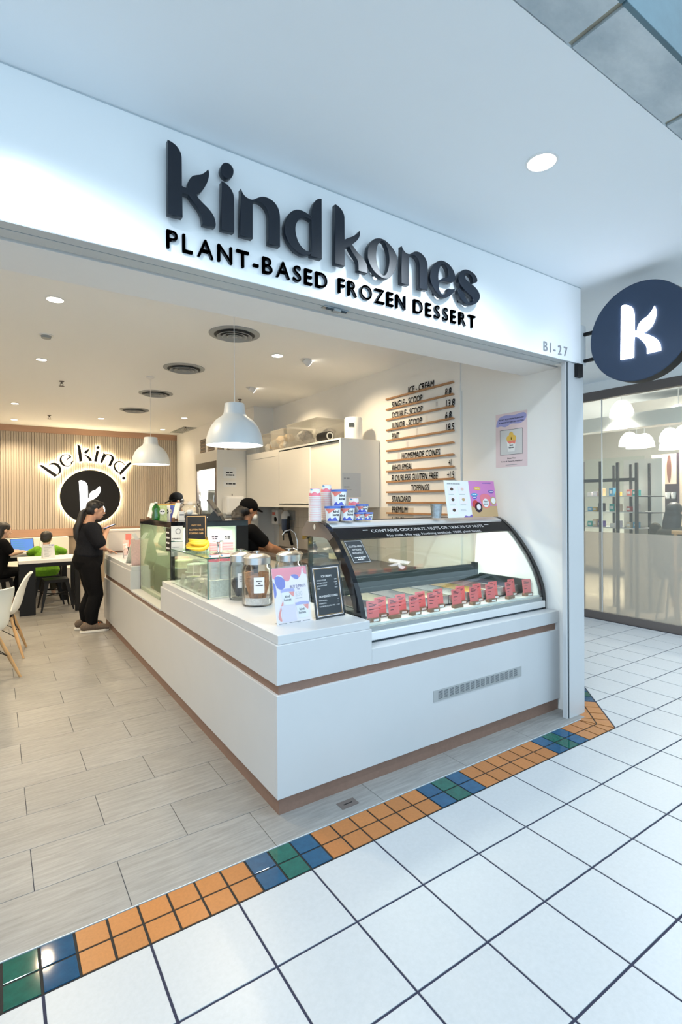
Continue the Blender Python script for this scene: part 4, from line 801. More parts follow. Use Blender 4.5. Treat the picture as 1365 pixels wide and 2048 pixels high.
for x, y, w_, m_ in ((.05, .225, .075, 'mustard'), (.015, .175, .07, 'skyb'), (.205, .20, .065, 'purple'), (.025, .155, .05, 'blueprint')): blob([circle(x+w_/2, y, w_/2, 16, .014)], o, r, u, m_, t, 'badge_print', .0016); scribble(P2(o, r, u, x+w_*.2, y-.002), r, u, w_*.6, .005, 'inkw', t, .0022)
scribble(P2(o, r, u, .15, .265), r, u, .10, .006, 'purple', t)
part('stand', MB().obox(P2(o, r, u, .142, .01)+bk_*.05, r*.10, bk_*.045, Z1_*.0015), 'acrylic', t, world=True)

# ================================================================== THINGS ON THE NEAR COUNTER TOP (z = .892)
ZK = .892
def jar_thing(x, y, r, h, lab, content):
    t = thing('glass_jar', lab, 'jar', (x, y, ZK), group='lidded glass jars on the counter')
    hb = h*.76
    prof_ = [(1e-6, .001), (r*.93, .001), (r, .010), (r, hb*.86), (r*.93, hb*.95), (r*.84, hb), (r*.84, hb+.012)]
    inn = [(r*.81, hb+.012), (r*.81, hb), (r*.90, hb*.94), (r*.965, hb*.85), (r*.965, .014), (r*.90, .008), (1e-6, .008)]
    part('glass_body', MB().lathe(prof_+inn, 40), 'jar', t, sm=True)
    part('lid', MB().lathe([(r*.86, hb+.004), (r*.88, hb+.004), (r*.88, hb+.045), (r*.80, hb+.052), (r*.5, hb+.066), (1e-6, hb+.070)], 40), 'steel', t, sm=True)
    part('knob', MB().lathe([(.006, hb+.068), (.006, hb+.078), (.022, hb+.082), (.023, hb+.086), (1e-6, hb+.089)], 20), 'chrome', t, sm=True)
    rr = random.Random(int(x*100))
    if content == 'cones':
        for k in range(16):
            a = k*2.4; q = r*.80*math.sqrt((k+.5)/16); bx, by = q*math.cos(a), q*math.sin(a)
            part('waffle_cone', MB().tube([(bx*.6, by*.6, .03+.02*rr.random()), (bx*.86, by*.86, hb*(.60+.22*rr.random()))], [.010, .033], 12), 'cone', t, sm=True)
        part('rice_paper', MB().lathe([(1e-6, .012), (r*.95, .012), (r*.95, .055), (r*.6, .04), (1e-6, .05)], 20), 'crumble', t, sm=True)
    elif content == 'dark':
        for k in range(14):
            a = k*2.4; q = r*.6*math.sqrt((k+.5)/14); bx, by = q*math.cos(a), q*math.sin(a)
            part('dark_cone', MB().tube([(bx*.7, by*.7, .02), (bx*1.0, by*1.0, hb*(.45+.12*rr.random()))], [.006, .030], 12), 'cone2', t, sm=True)
    else:
        part('crumbs', MB().lathe([(1e-6, .012), (r*.94, .012), (r*.94, hb*.30), (r*.5, hb*.36), (1e-6, hb*.33)], 20), 'crumble', t, sm=True)
    fa = math.atan2(-1.889-y, -.443-x)+.12
    fn = cone_wrap(0, 0, 0, r+.0006, r+.0006, 1, fa)
    lbp = MB(); v = []
    for q in range(9):
        for zz in (hb*.34, hb*.72): v.append(fn(-.034+.068*q/8, zz))
    lbp.add(v, [(2*q, 2*q+2, 2*q+3, 2*q+1) for q in range(8)]); lo = part('paper_label', lbp, 'paper', t, sm=True)
    fn2 = cone_wrap(0, 0, 0, r+.0014, r+.0014, 1, fa)
    words = dict(cones=(8, 3, 9), dark=(8, 9, 7), crumbs=(7, 8, 0))[content]
    for k, s_ in enumerate(words):
        if s_: wrap_strip(fn2, (-.0026*s_, .0026*s_), [hb*.62-.014*k]*2, [hb*.62-.014*k+.0055]*2, 'print_line', 'ink', lo)
    return t
jar_thing(.958, 1.19, .098, .345, 'front glass jar of brown waffle cones over white crumbs', 'cones')
jar_thing(.955, 1.447, .085, .335, 'left glass jar of black charcoal cones behind the front jar', 'dark')
jar_thing(1.205, 1.22, .096, .345, 'glass jar with a steel lid mostly behind the pint poster', 'crumbs')
# pint poster in an acrylic stand
t, o, r, u, bk_ = stand_card('counter_poster', 'pale poster reading buy 2 pints in a clear stand on the counter corner', 'poster', (.805, .60, ZK), .03, .218, .305, .22, .002, 'palepink')
part('acrylic_stand', MB().box((-.006, -.002, .0025), (.224, .312, .005)).xf(frame(o, r, u)), 'acrylic', t, world=True); part('acrylic_foot', MB().obox(P2(o, r, u, .109, 0)+bk_*.026+Z1_*.0024, r*.10, bk_*.022, Z1_*.0015), 'acrylic', t, world=True)
blob([[(0, .305, 1), (0, .255, 1), (.012, .248), (.03, .268), (.06, .262), (.075, .235), (.10, .232), (.118, .262), (.15, .262), (.165, .245), (.182, .262), (.19, .292), (.200, .300), (.196, .305, 1)]], o, r, u, 'pink', t, 'pink_print', .0012)
blob([[(.012, .25), (.03, .262), (.055, .255), (.073, .235), (.07, .20), (.045, .188), (.02, .205)]], o, r, u, 'blueprint', t, 'blue_print', .0016); blob([[(0, .235, 1), (.012, .215), (.016, .17), (.006, .145), (0, .15, 1)]], o, r, u, 'blueprint', t, 'blue_print', .0012); blob([[(.118, .262), (.15, .262), (.165, .245), (.15, .236), (.125, .25)]], o, r, u, 'blueprint', t, 'blue_print', .0015); blob([[(.2, .305, 1), (.196, .28), (.205, .262), (.218, .26, 1), (.218, .305, 1)]], o, r, u, 'pink', t, 'pink_print', .0012)
text('BUY 2 PINTS', P2(o, r, u, .102, .19), r, u, .0155, 'purple', t, width=.10, bold=.015, depth=.0012); text('FOR', P2(o, r, u, .146, .178), r, u, .006, 'purple', t, depth=.0012, bold=.02); text('$30', P2(o, r, u, .130, .143), r, u, .026, 'stonepale', t, width=.045, depth=.0012); scribble(P2(o, r, u, .13, .130), r, u, .045, .004, 'inkgrey', t)
quadpatch(P2(o, r, u, .035, .012), r, u, .088, .088, 'lilac', t, 'plinth_print', .001)
blob([[(.012, .045), (.035, .10), (.05, .125), (.048, .10), (.028, .06), (.032, .02), (.02, .022)]], o, r, u, 'coral', t, 'hand_print', .0009)
for cx_, b_ in ((.085, .10), (.168, .022)):
    blob([[(cx_-.04, b_+.072, 1), (cx_+.04, b_+.072, 1), (cx_+.031, b_+.004, 1), (cx_, b_), (cx_-.031, b_+.004, 1)]], o, r, u, 'paper', t, 'tub_print', .0016); blob([[(cx_-.043, b_+.070, 1), (cx_-.043, b_+.086, 1), (cx_, b_+.090), (cx_+.043, b_+.086, 1), (cx_+.043, b_+.070, 1), (cx_, b_+.074)]], o, r, u, 'lav', t, 'lid_print', .002); blob([[(cx_+.005, b_+.071, 1), (cx_+.039, b_+.071, 1), (cx_+.034, b_+.045), (cx_+.02, b_+.052)]], o, r, u, 'coral', t, 'tub_print_red', .0022)
    for s_, yy in (('kind', .042), ('kones', .024)): text(s_, P2(o, r, u, cx_-.006, b_+yy), r, u, .0135, 'ink', t, align='CENTER', bold=.02, depth=.0024)
for w_, xx in ((.05, .012), (.07, .075), (.045, .16)): scribble(P2(o, r, u, xx, .004), r, u, w_, .0032, 'ink', t, seed=int(xx*1000))
# black price board
t, o, r, u, bk_ = stand_card('price_board', 'black framed price board for ice cream beside the pint poster', 'price board', (1.045, .595, ZK), .06, .206, .30, .20, .004, 'char')
part('acrylic_stand', MB().box((-.006, -.002, -.0075), (.222, .318, -.0045)).xf(frame(o, r, u)), 'acrylic', t, world=True); part('acrylic_foot', MB().obox(P2(o, r, u, .103, 0)+bk_*.026+Z1_*.0024, r*.09, bk_*.022, Z1_*.0015), 'acrylic', t, world=True)
def border(o, r, u, x0, y0, x1, y1, w, m, t, off=.0006):
    mb = MB().box((x0, y0, off), (x1, y0+w, off+.0005)).box((x0, y1-w, off), (x1, y1, off+.0005)).box((x0, y0+w, off), (x0+w, y1-w, off+.0005)).box((x1-w, y0+w, off), (x1, y1-w, off+.0005)).xf(frame(o, r, u)); part('border_line', mb, m, t, world=True)
border(o, r, u, .012, .012, .194, .288, .0035, 'palepink', t); border(o, r, u, .019, .019, .187, .281, .0015, 'gold', t)
text('ICE CREAM', P2(o, r, u, .103, .232), r, u, .0115, 'inkw', t, width=.072, align='CENTER', bold=.03)
for k, (a_, b_) in enumerate((('SINGLE SCOOP', '8.80'), ('DOUBLE SCOOP', '13.80'), ('JUNIOR SCOOP', '6.80'), ('PINT', '18.50'))):
    y = .212-.0155*k; text(a_, P2(o, r, u, .032, y), r, u, .0068, 'inkw', t, bold=.02); text(b_, P2(o, r, u, .174, y), r, u, .0068, 'inkw', t, align='RIGHT', bold=.02)
text('HOMEMADE KONES', P2(o, r, u, .103, .118), r, u, .0115, 'inkw', t, width=.13, align='CENTER', bold=.03)
for k, (a_, b_) in enumerate((('WHOLEMEAL', '+1'), ('CHARCOAL', '+1'), ('FLOURLESS GLUTEN FREE', '+1.50'))):
    y = .098-.0165*k; text(a_, P2(o, r, u, .032, y), r, u, .0068, 'inkw', t, bold=.02); text(b_, P2(o, r, u, .174, y), r, u, .0068, 'inkw', t, align='RIGHT', bold=.02)

# glass topping bar box
gb = thing('topping_bar_case', 'green-edged glass topping bar box on the counter', 'display case', (.95, 1.95, ZK))
gx0, gx1, gy0, gy1, gz = .752, 1.20, 1.545, 2.44, 1.165
part('top_glass', MB().box((gx0, gy0, gz), (gx1, gy1, gz+.008)), 'gglass', gb, world=True); part('front_glass', MB().box((gx0, gy0, ZK), (gx0+.006, gy1, gz)), 'gglass', gb, world=True); part('near_glass', MB().box((gx0+.006, gy0, ZK), (gx1, gy0+.006, gz)), 'gglass', gb, world=True); part('far_glass', MB().box((gx0+.006, gy1-.006, ZK), (gx1, gy1, gz)), 'gglass', gb, world=True)
part('green_edge', MB().box((gx0-.001, gy0-.001, gz), (gx1, gy0, gz+.008)).box((gx0-.001, gy0, gz), (gx0, gy1, gz+.008)).box((gx0-.001, gy0-.001, ZK), (gx0+.006, gy0, gz)), 'gedge', gb, world=True, label='green polished glass edges')
G2 = 'cup stacks in the topping bar box'
for k, (x, y, nn) in enumerate(((.84, 1.665, 22), (.925, 1.665, 22), (1.01, 1.66, 22))):
    tower(x, y, ZK+.115, .042, nn, .0058, 'nested pink-striped cup, %s stack inside the glass topping box' % ('left', 'middle', 'right')[k], G2+' '+('left', 'middle', 'right')[k])
part('cup_riser', MB().box((.79, 1.60, ZK), (1.10, 1.73, ZK+.115)), 'crumble', gb, world=True)
rr = random.Random(4)
for k in range(6):
    x, y = .86+.13*(k % 2), 1.86+.17*(k//2)
    t = thing('topping_bowl', 'bowl of pale toppings in the glass box, %s' % ('near left', 'near right', 'middle left', 'middle right', 'far left', 'far right')[k], 'bowl', (x, y, ZK), group='bowls of toppings in the glass box')
    part('bowl', MB().lathe([(1e-6, 0), (.03, 0), (.056, .07), (.053, .07), (.028, .004), (1e-6, .004)], 24), 'plastic', t, sm=True); part('topping', MB().lathe([(1e-6, .075), (.03, .07), (.051, .058), (1e-6, .05)], 16), ('ice_pist', 'ice_vanilla', 'crumble', 'ice_cookie', 'ice_pist', 'ice_coco')[k], t, sm=True)
    part('spoon', MB().tube([(.0, .0, .07), (.02, .03, .17)], .004, 6), 'plastic', t)
for k in range(4):
    y = 1.72+.17*k
    t = thing('price_tent', 'small grey topping price tag inside the glass box, %s from the near end' % ords[k], 'price tag', (.785, y, ZK), group='topping price tags'); part('tag', MB().obox((0, 0, .045), (0, .05, 0), (.012, 0, .044), (.001, 0, -.0003)), 'greyleaf', t); part('foot', MB().box((0, -.05, 0), (.03, .05, .002)), 'greyleaf', t)
# gluten-free topping bar board, bananas, cake stand on top of the glass box
ZG = gz+.008
t, o, r, u, bk_ = stand_card('topping_board', 'black and gold board reading enjoy our gluten free topping bar', 'price board', (.80, 2.2, ZG), -.30, .170, .290, .20, .005, 'black')
border(o, r, u, .012, .014, .158, .276, .0035, 'gold', t); border(o, r, u, .004, .005, .166, .285, .002, 'ink', t)
for s_, y, w_ in (('ENJOY OUR', .197, .074), ('GLUTEN FREE', .158, .112), ('TOPPING BAR', .130, .112), (None, .075, .07), (None, .055, .052)):
    if s_ is None: scribble(P2(o, r, u, .085-w_/2, y), r, u, w_, .007, 'gold', t); continue
    text(s_, P2(o, r, u, .085-w_/2, y), r, u, .013 if w_ > .09 else .009, 'gold', t, width=w_, bold=.03)
part('easel_foot', MB().obox(P2(o, r, u, .075, 0)+bk_*.04+Z1_*.003, r*.05, bk_*.04, Z1_*.002), 'black', t, world=True)
bn = thing('banana_bunch', 'bunch of ripe yellow bananas lying on the glass topping box', 'banana bunch', (.835, 2.0, ZG))
for k in range(6):
    z1 = .022+.012*k; y1 = -.03+.018*(k % 3); q0, q1, q2 = Vector((.072, .0+.006*(k-2.5), .092)), Vector((.078-.010*(k % 2), y1-.03, z1-.030+.002*k)), Vector((-.098+.006*k, y1+.01*(k % 2), z1+.020))
    pts = [q0*(1-s_)**2+q1*2*s_*(1-s_)+q2*s_*s_ for s_ in [q/9 for q in range(10)]]
    b_ = part('banana', MB().tube(pts, [.006, .010, .0145, .0165, .017, .017, .0165, .0145, .010, .004], 10), 'banana', bn, sm=True, ang=60); part('stalk', MB().tube([pts[0], pts[0]+Vector((-.004, 0, .022))], [.0065, .006], 6), 'bananatip', b_)
t = thing('cake_stand', 'chrome cake stand with a short stem on the glass box', 'cake stand', (.905, 1.75, ZG))
part('stand', MB().lathe([(.055, 0), (.05, .004), (.012, .016), (.008, .03), (.008, .078), (.014, .09), (.042, .095), (.042, .099), (1e-6, .099)], 32), 'chrome', t, sm=True)
for k, (x, y, s_) in enumerate(((.985, 2.04, 'cups'), (1.09, 2.04, 'cups'))):
    t = thing('cup_carton', '%s white carton of printed paper cups behind the cake stand' % ('left', 'right')[k], 'carton', (x, y, ZG), rz=-.3, group='cup cartons'); part('box', MB().box((-.04, -.03, 0), (.04, .03, .075)), 'paper', t, bev=.003)
    for j in range(7): part('stripe', MB().box((-.0405, -.0306, .004+j*.009), (.0405, .0306, .0085+j*.009)), 'pink', t)
    part('header_card', MB().box((-.036, -.004, .075), (.036, 0, .155)), ('lilac', 'paper')[k], t); scribble((-.022, -.0045, .105), X1, Z1, .044, .010, 'ink', t, .0003, world=False); scribble((-.018, -.0045, .09), X1, Z1, .036, .008, 'ink', t, .0003, world=False)

# ================================================================== CAKE DISPLAY
cx0, cx1, cy0, cy1, cz0, cz1 = .80, 1.51, 2.60, 3.745, .6558, 1.385
ck = thing('cake_display', 'black-framed lit cake display case on the counter with greenish side glass', 'display case', (1.15, 3.17, cz0))
def kb(name, a, b, m, **k): return part(name, MB().box(a, b), m, ck, world=True, **k)
kb('top', (cx0, cy0, cz1-.05), (cx1, cy1, cz1), 'blackg'); kb('right_side', (cx1-.115, cy0, cz0), (cx1, cy1, cz1-.05), 'black', label='black end column')
kb('far_side', (cx0, cy1-.02, cz0), (cx1-.115, cy1, cz1-.05), 'innerwhite'); kb('front_glass', (cx0, cy0+.03, cz0), (cx0+.006, cy1-.02, cz1-.05), 'cakeglass'); kb('near_glass', (cx0+.03, cy0, cz0+.03), (cx1-.115, cy0+.006, cz1-.05), 'gglass')
kb('corner_post', (cx0, cy0, cz0), (cx0+.03, cy0+.03, cz1-.05), 'black'); kb('corner_post', (cx0-.002, cy1-.012, cz0), (cx0+.008, cy1, cz1-.05), 'black'); kb('floor_panel', (cx0, cy0, cz0), (cx1-.115, cy1, cz0+.03), 'innerwhite')
kb('inner_back', (cx1-.125, cy0+.01, cz0+.03), (cx1-.115, cy1-.02, cz1-.05), 'innerwhite'); kb('lower_liner', (cx0+.05, cy0+.35, cz0+.03), (cx0+.06, cy1-.05, cz0+.30), 'innerwhite')
for z in (.90, 1.12): kb('shelf', (cx0+.07, cy0+.02, z), (cx1-.126, cy1-.03, z+.006), 'gglass')
kb('light_strip', (cx0+.05, cy0+.10, cz1-.062), (cx0+.09, cy1-.1, cz1-.051), 'tube'); lamp('cake_case_lamp', 'AREA', (1.05, 3.17, cz1-.07), 7, (.95, 1., .72), .35, parent=ck, sy=.9)
for k, (x, y, m) in enumerate(((1.1, 2.85, 'ice_coco'), (1.1, 3.25, 'ice_vanilla'), (1.15, 3.5, 'ice_straw'))):
    t = thing('cake', 'pale round cake inside the lit display, %s from the near end' % ords[k], 'cake', (x, y, .9065), group='cakes in the display case'); part('sponge', MB().lathe([(1e-6, .004), (.085, .004), (.085, .07), (.078, .078), (1e-6, .08)], 28), m, t, sm=True); part('board', MB().lathe([(1e-6, 0), (.10, 0), (.10, .004), (1e-6, .004)], 28), 'plastic', t)
nt_ = thing('hygiene_notice', 'pair of white notices on the near corner post of the cake display', 'notice', (.80, cy0-.002, 1.05))
quadpatch((.80, cy0-.001, 1.225), X1, Z1, .10, .125, 'paper', nt_, 'sheet', .0); quadpatch((.80, cy0-.001, 1.09), X1, Z1, .10, .125, 'paper', nt_, 'sheet', .0)
blob([circle(.06, .08, .024, 16), circle(.06, .08, .018, 16)], (.80, cy0-.002, 1.225), X1, Z1, 'inkgrey', nt_, 'emblem', .001); scribble((.81, cy0-.002, 1.24), X1, Z1, .07, .006, 'ink', nt_); scribble((.81, cy0-.002, 1.165), X1, Z1, .06, .005, 'inkgrey', nt_); scribble((.81, cy0-.002, 1.145), X1, Z1, .05, .005, 'inkgrey', nt_); quadpatch((.80, cy0-.002, 1.215), X1, Z1, .10, .006, 'green', nt_, 'green_line', .0)
nt_ = thing('opening_notice', 'narrow black notice strip hanging at the cake display corner', 'notice', (.797, cy0+.06, 1.2))
quadpatch((.797, cy0+.15, 1.13), (0, -1, 0), Z1, .14, .20, 'black', nt_, 'strip', .0)
for k in range(4): scribble((.7965, cy0+.135, 1.285-.045*k), (0, -1, 0), Z1, .10, .014, 'inkw', nt_, seed=k)
# on top of the cake display
ZQ = cz1
t = thing('juice_bottle', 'green glass juice bottle at the front left of the cake display top', 'bottle', (.825, 3.2, ZQ)); part('body', MB().lathe([(1e-6, 0), (.034, 0), (.037, .01), (.037, .05), (.030, .075), (.037, .10), (.034, .12), (.014, .15), (.013, .163), (1e-6, .163)], 24), 'greenb', t, sm=True); part('cap', MB().lathe([(.015, .162), (.015, .176), (1e-6, .176)], 16), 'plastic', t)
G3 = 'printed snack pouches on the cake display'
for k, (x, m) in enumerate(((.885, 'ice_pist'), (.925, 'paper'), (.965, 'blueprint'), (1.005, 'skyb'))):
    t = thing('snack_pouch', '%s printed snack pouch on the cake display from the left' % ords[k], 'pouch', (x, 3.20+.03*k, ZQ), rz=-.25, group=G3)
    w = .042; part('pouch', MB().add([(-w, -.028, 0), (w, -.028, 0), (w, .028, 0), (-w, .028, 0), (-w, -.022, .07), (w, -.022, .07), (w, .022, .07), (-w, .022, .07), (-w, -.002, .145), (w, -.002, .145), (w, .002, .145), (-w, .002, .145)], [(0, 3, 2, 1), (0, 1, 5, 4), (1, 2, 6, 5), (2, 3, 7, 6), (3, 0, 4, 7), (4, 5, 9, 8), (5, 6, 10, 9), (6, 7, 11, 10), (7, 4, 8, 11), (8, 9, 10, 11)]), m, t)
    part('seal', MB().box((-w, -.003, .132), (w, .003, .152)), 'mustard', t); blob([circle(0, .08, .026, 14)], (0, -.024, 0), X1, Z1, 'paper' if k != 1 else 'ink', t, 'print', .004, world=False); scribble((-.018, -.029, .078), X1, Z1, .036, .009, 'ink' if k != 1 else 'paper', t, .0004, world=False)
for k, (x, y) in enumerate(((.83, 3.45), (.965, 3.05))):
    t = thing('card_holder', '%s small leaning white card in a wooden block on the cake display' % ('left', 'right')[k], 'card holder', (x, y, ZQ), rz=.3, group='leaning cards on the cake display'); part('block', MB().box((-.03, -.018, 0), (.03, .018, .025)), 'walnut', t); part('card', MB().obox((.012, 0, .09), (.006, 0, .0), (0, .035, 0), (.022, 0, .075)), 'paper', t)
t = thing('storage_jar', 'big squat clear glass jar on the cake display', 'jar', (1.12, 3.08, ZQ))
part('glass_body', MB().lathe([(1e-6, .001), (.095, .001), (.105, .012), (.108, .10), (.095, .135), (.075, .148), (.075, .16), (.071, .16), (.071, .147), (.091, .132), (.104, .10), (.101, .014), (1e-6, .006)], 36), 'jar', t, sm=True); part('lid', MB().lathe([(.078, .15), (.08, .15), (.08, .178), (1e-6, .182)], 32), 'acrylic', t, sm=True)
for k in range(5): part('meringue', MB().ball((.05*math.cos(k*2.1), .05*math.sin(k*2.1), .035+.02*(k % 3)), (.034, .03, .026), 10, 6), 'crumble', t, sm=True)
t = thing('condiment_carton', 'small white carton left of the big clear jar', 'carton', (1.0, 2.98, ZQ)); part('box', MB().box((-.025, -.02, 0), (.025, .02, .085)), 'paper', t, bev=.002); part('print', MB().box((-.02, -.0206, .045), (.02, -.02, .06)), 'inkgrey', t)
t = thing('tablet_terminal', 'grey tablet till on a wedge stand at the right of the cake display', 'tablet', (1.285, 2.8, ZQ), rz=-.55)
part('wedge_stand', MB().add([(-.10, -.07, 0), (.06, -.07, 0), (.0, -.07, .11), (-.10, .07, 0), (.06, .07, 0), (.0, .07, .11)], [(0, 2, 1), (3, 4, 5), (0, 1, 4, 3), (1, 2, 5, 4), (2, 0, 3, 5)]), 'char', t); tb = part('tablet', MB().obox((-.02, 0, .115), (.055, 0, -.075), (0, .11, 0), (.004, 0, .003)), 'bronze', t); part('screen', MB().obox((-.0155, 0, .1185), (.05, 0, -.068), (0, .10, 0), (.0004, 0, .0003)), 'blackg', tb)

# ================================================================== THINGS ON THE FAR COUNTER
t = thing('sanitiser_bottle', 'clear pump bottle at the far end of the counter', 'bottle', (.83, 4.6, ZK)); part('body', MB().lathe([(1e-6, 0), (.03, 0), (.032, .01), (.032, .10), (.012, .125), (.012, .135), (1e-6, .135)], 20), 'acrylic', t, sm=True); part('pump', MB().tube([(0, 0, .135), (0, 0, .17)], .006, 8).tube([(.012, 0, .17), (-.035, 0, .166)], .006, 8).lathe([(.015, .125), (.015, .145), (1e-6, .145)], 12), 'plastic', t)
t = thing('utensil_jar', 'clear cup of dark spoons beside the pump bottle', 'utensil cup', (.845, 4.4, ZK)); part('cup', MB().lathe([(1e-6, 0), (.035, 0), (.042, .10), (.039, .10), (.032, .004), (1e-6, .004)], 20), 'acrylic', t, sm=True)
for k in range(7): part('spoon', MB().tube([(.01*math.cos(k), .01*math.sin(k), .01), (.035*math.cos(k), .035*math.sin(k), .15)], [.004, .006], 6), 'char', t)
t = thing('leaflet_holder', 'grey-green leaflets leaning in a holder on the counter', 'leaflet', (.80, 4.12, ZK), rz=-1.1); part('leaflet', MB().obox((.04, 0, .135), (.003, 0, 0), (0, .075, 0), (.05, 0, .135)), 'greyleaf', t); part('leaflet', MB().obox((.02, 0, .115), (.003, 0, 0), (0, .07, 0), (.045, 0, .115)), 'paper', t); part('holder', MB().box((-.03, -.08, 0), (.06, .08, .012)), 'acrylic', t); part('corner_print', MB().obox((.075, .03, .245), (.0036, 0, 0), (0, .03, 0), (.008, 0, .02)), 'skyb', t)
t = thing('leaflet_stand', 'tall pale pink leaflet stand leaning near the cake display', 'leaflet', (.79, 3.875, ZK), rz=-1.45); part('leaflet', MB().obox((.045, 0, .14), (.003, 0, 0), (0, .072, 0), (.045, -.02, .14)), 'pinkcard', t); part('base', MB().box((-.01, -.075, 0), (.09, .075, .004)), 'acrylic', t); part('top_card', MB().obox((.10, -.04, .30), (.003, 0, 0), (0, .02, .0), (.02, -.03, .045)), 'palepink', t)
for k, (x, y, h, m) in enumerate(((.96, 5.15, .26, 'coral'), (.90, 5.0, .19, 'pinkcard'))):
    t = thing('display_card', ('tall red-brown card standing at the far counter end', 'short clear-framed pink card before the red card')[k], 'card', (x, y, ZK)); part('card', MB().box((-.03, -.002, 0), (.04, .002, h)), m, t); part('foot', MB().box((-.035, -.03, 0), (.045, .03, .004)), 'acrylic', t)
hw = thing('end_cabinet', 'white low cabinet wall with a copper base line at the counter end', 'cabinet', (1.0, 5.6, 0)); part('carcass', MB().box((.78, 5.45, 0), (1.32, 5.75, 1.17)), 'cream', hw, world=True, bev=.004); part('cap', MB().box((.77, 5.44, 1.17), (1.33, 5.76, 1.19)), 'cream', hw, world=True, bev=.003); part('copper_line', MB().box((.775, 5.445, .895), (1.325, 5.45, .915)), 'copper', hw, world=True)
# ================================================================== SHUTTER FITTING, MENU BOARD, POSTER
t = thing('shutter_fitting', 'small metal catch in the shutter track under the tagline', 'fitting', (1.0, .31, ZS-.002)); part('plate', MB().box((-.075, -.012, -.006), (.075, .02, 0)), 'zinc', t); part('pin', MB().tube([(-.06, -.005, -.008), (.06, -.005, -.008)], .007, 10), 'slot', t); part('clip', MB().box((-.02, -.02, -.018), (.02, .012, -.006)), 'grille', t)
mbd = thing('menu_board', 'tall white menu board with oak ledges and black letters on the right wall', 'menu board', (XR, 1.92, 1.0))
part('panel', MB().box((XR-.012, 1.37, .9), (XR, 2.445, 2.80)), 'wall', mbd, world=True)
rows = [('c', 'ICE - CREAM', None, 2.07, 1.697), ('l', 'SINGLE - SCOOP', '8.8', 2.325, 1.857, 1.553, 1.471), ('l', 'DOUBLE - SCOOP', '13.8', 2.325, 1.857, 1.554, 1.440), ('l', 'JUNIOR - SCOOP', '6.8', 2.326, 1.859, 1.554, 1.472), ('l', 'PINT', '18.5', 2.327, 2.213, 1.555, 1.448), None, ('c', 'HOMEMADE CONES', None, 2.175, 1.622), ('l', 'WHOLEMEAL', '+1', 2.33, 2.015, 1.513, 1.475), ('l', 'FLOURLESS GLUTEN FREE', '+1.5', 2.339, 1.65, 1.533, 1.445), ('c', 'TOPPINGS', None, 2.032, 1.772), ('l', 'STANDARD', None, 2.332, 2.04), ('l', 'PREMIUM', None, 2.333, 2.087), ('l', 'LUXURY', None, 2.333, 2.12)]
for k, rw in enumerate(rows):
    z = 2.634-.1097*k
    lg = part('ledge', MB().box((XR-.034, 1.437, z-.008), (XR-.012, 2.41, z+.004)).box((XR-.034, 1.437, z+.004), (XR-.030, 2.41, z+.009)), 'ledge', mbd, world=True)
    if not rw: continue
    def row(s, ya, yb):
        text(s, (XR-.020, ya, z+.006), (0, -1, 0), Z1, .064, 'ink', mbd, width=ya-yb, shear=.14, bold=.016, depth=.0, name='letters')
    row(rw[1], rw[3], rw[4])
    if rw[2]: row(rw[2], rw[5], rw[6])
for k in range(6): part('acrylic_tile', MB().box((XR-.0225, 1.50+.14*k, 2.634-.1097*(k+1)+.004), (XR-.0215, 1.53+.14*k, 2.634-.1097*(k+1)+.075)), 'acrylic', mbd, world=True)
ps = thing('wall_poster', 'pale pink wall poster of a scooped tub on the right wall', 'poster', (XR, .83, 2.05))
o, r, u = (XR-.0005, .982, 1.828), Vector((0, -1, 0)), Vector((0, 0, 1)); PWd, PH = .308, .442
quadpatch(o, r, u, PWd, PH, 'posterpink', ps, 'sheet', .0)
blob([[(.005, .34), (.03, .405), (.09, .425), (.18, .418), (.27, .428), (.30, .41), (.29, .37), (.24, .345), (.16, .35), (.10, .33), (.05, .34)]], o, r, u, 'lav', ps, 'brush_print', .0012)
for s_, y, w_ in (('SELECT ICE CREAM FLAVOURS', .385, .24), ('& DESSERTS CONTAIN GLUTEN', .36, .24)): text(s_, P2(Vector(o), r, u, .155-w_/2, y), r, u, .011, 'ink', ps, width=w_, depth=.0022, bold=.01)
border(Vector(o), r, u, .045, .10, .265, .305, .0022, 'ink', ps, .0014); quadpatch(P2(Vector(o), r, u, .047, .102), r, u, .216, .201, 'stonepale', ps, 'photo', .0008)
for cx_, cy__, rr_ in ((.155, .262, .022), (.135, .232, .026), (.178, .232, .026)): blob([circle(cx_, cy__, rr_, 16)], o, r, u, 'mustard', ps, 'scoop_print', .0012+cy__*.002)
blob([[(.112, .212, 1), (.20, .212, 1), (.188, .125, 1), (.124, .125, 1)]], o, r, u, 'paper', ps, 'tub_print', .0018); blob([[(.112, .212, 1), (.20, .212, 1), (.19, .185), (.165, .195), (.14, .188)]], o, r, u, 'coral', ps, 'tub_print_red', .002)
for s_, y in (('kind', .17), ('kones', .152)): text(s_, P2(Vector(o), r, u, .156, y), r, u, .014, 'ink', ps, align='CENTER', depth=.0026, bold=.02)
text('Gluten-Free', P2(Vector(o), r, u, .156, .065), r, u, .012, 'ink', ps, align='CENTER', depth=.0012, bold=.01); text('Kones & Desserts Available!', P2(Vector(o), r, u, .05, .042), r, u, .011, 'ink', ps, width=.21, depth=.0012, bold=.01); scribble(P2(Vector(o), r, u, .10, .015), r, u, .11, .004, 'inkgrey', ps)

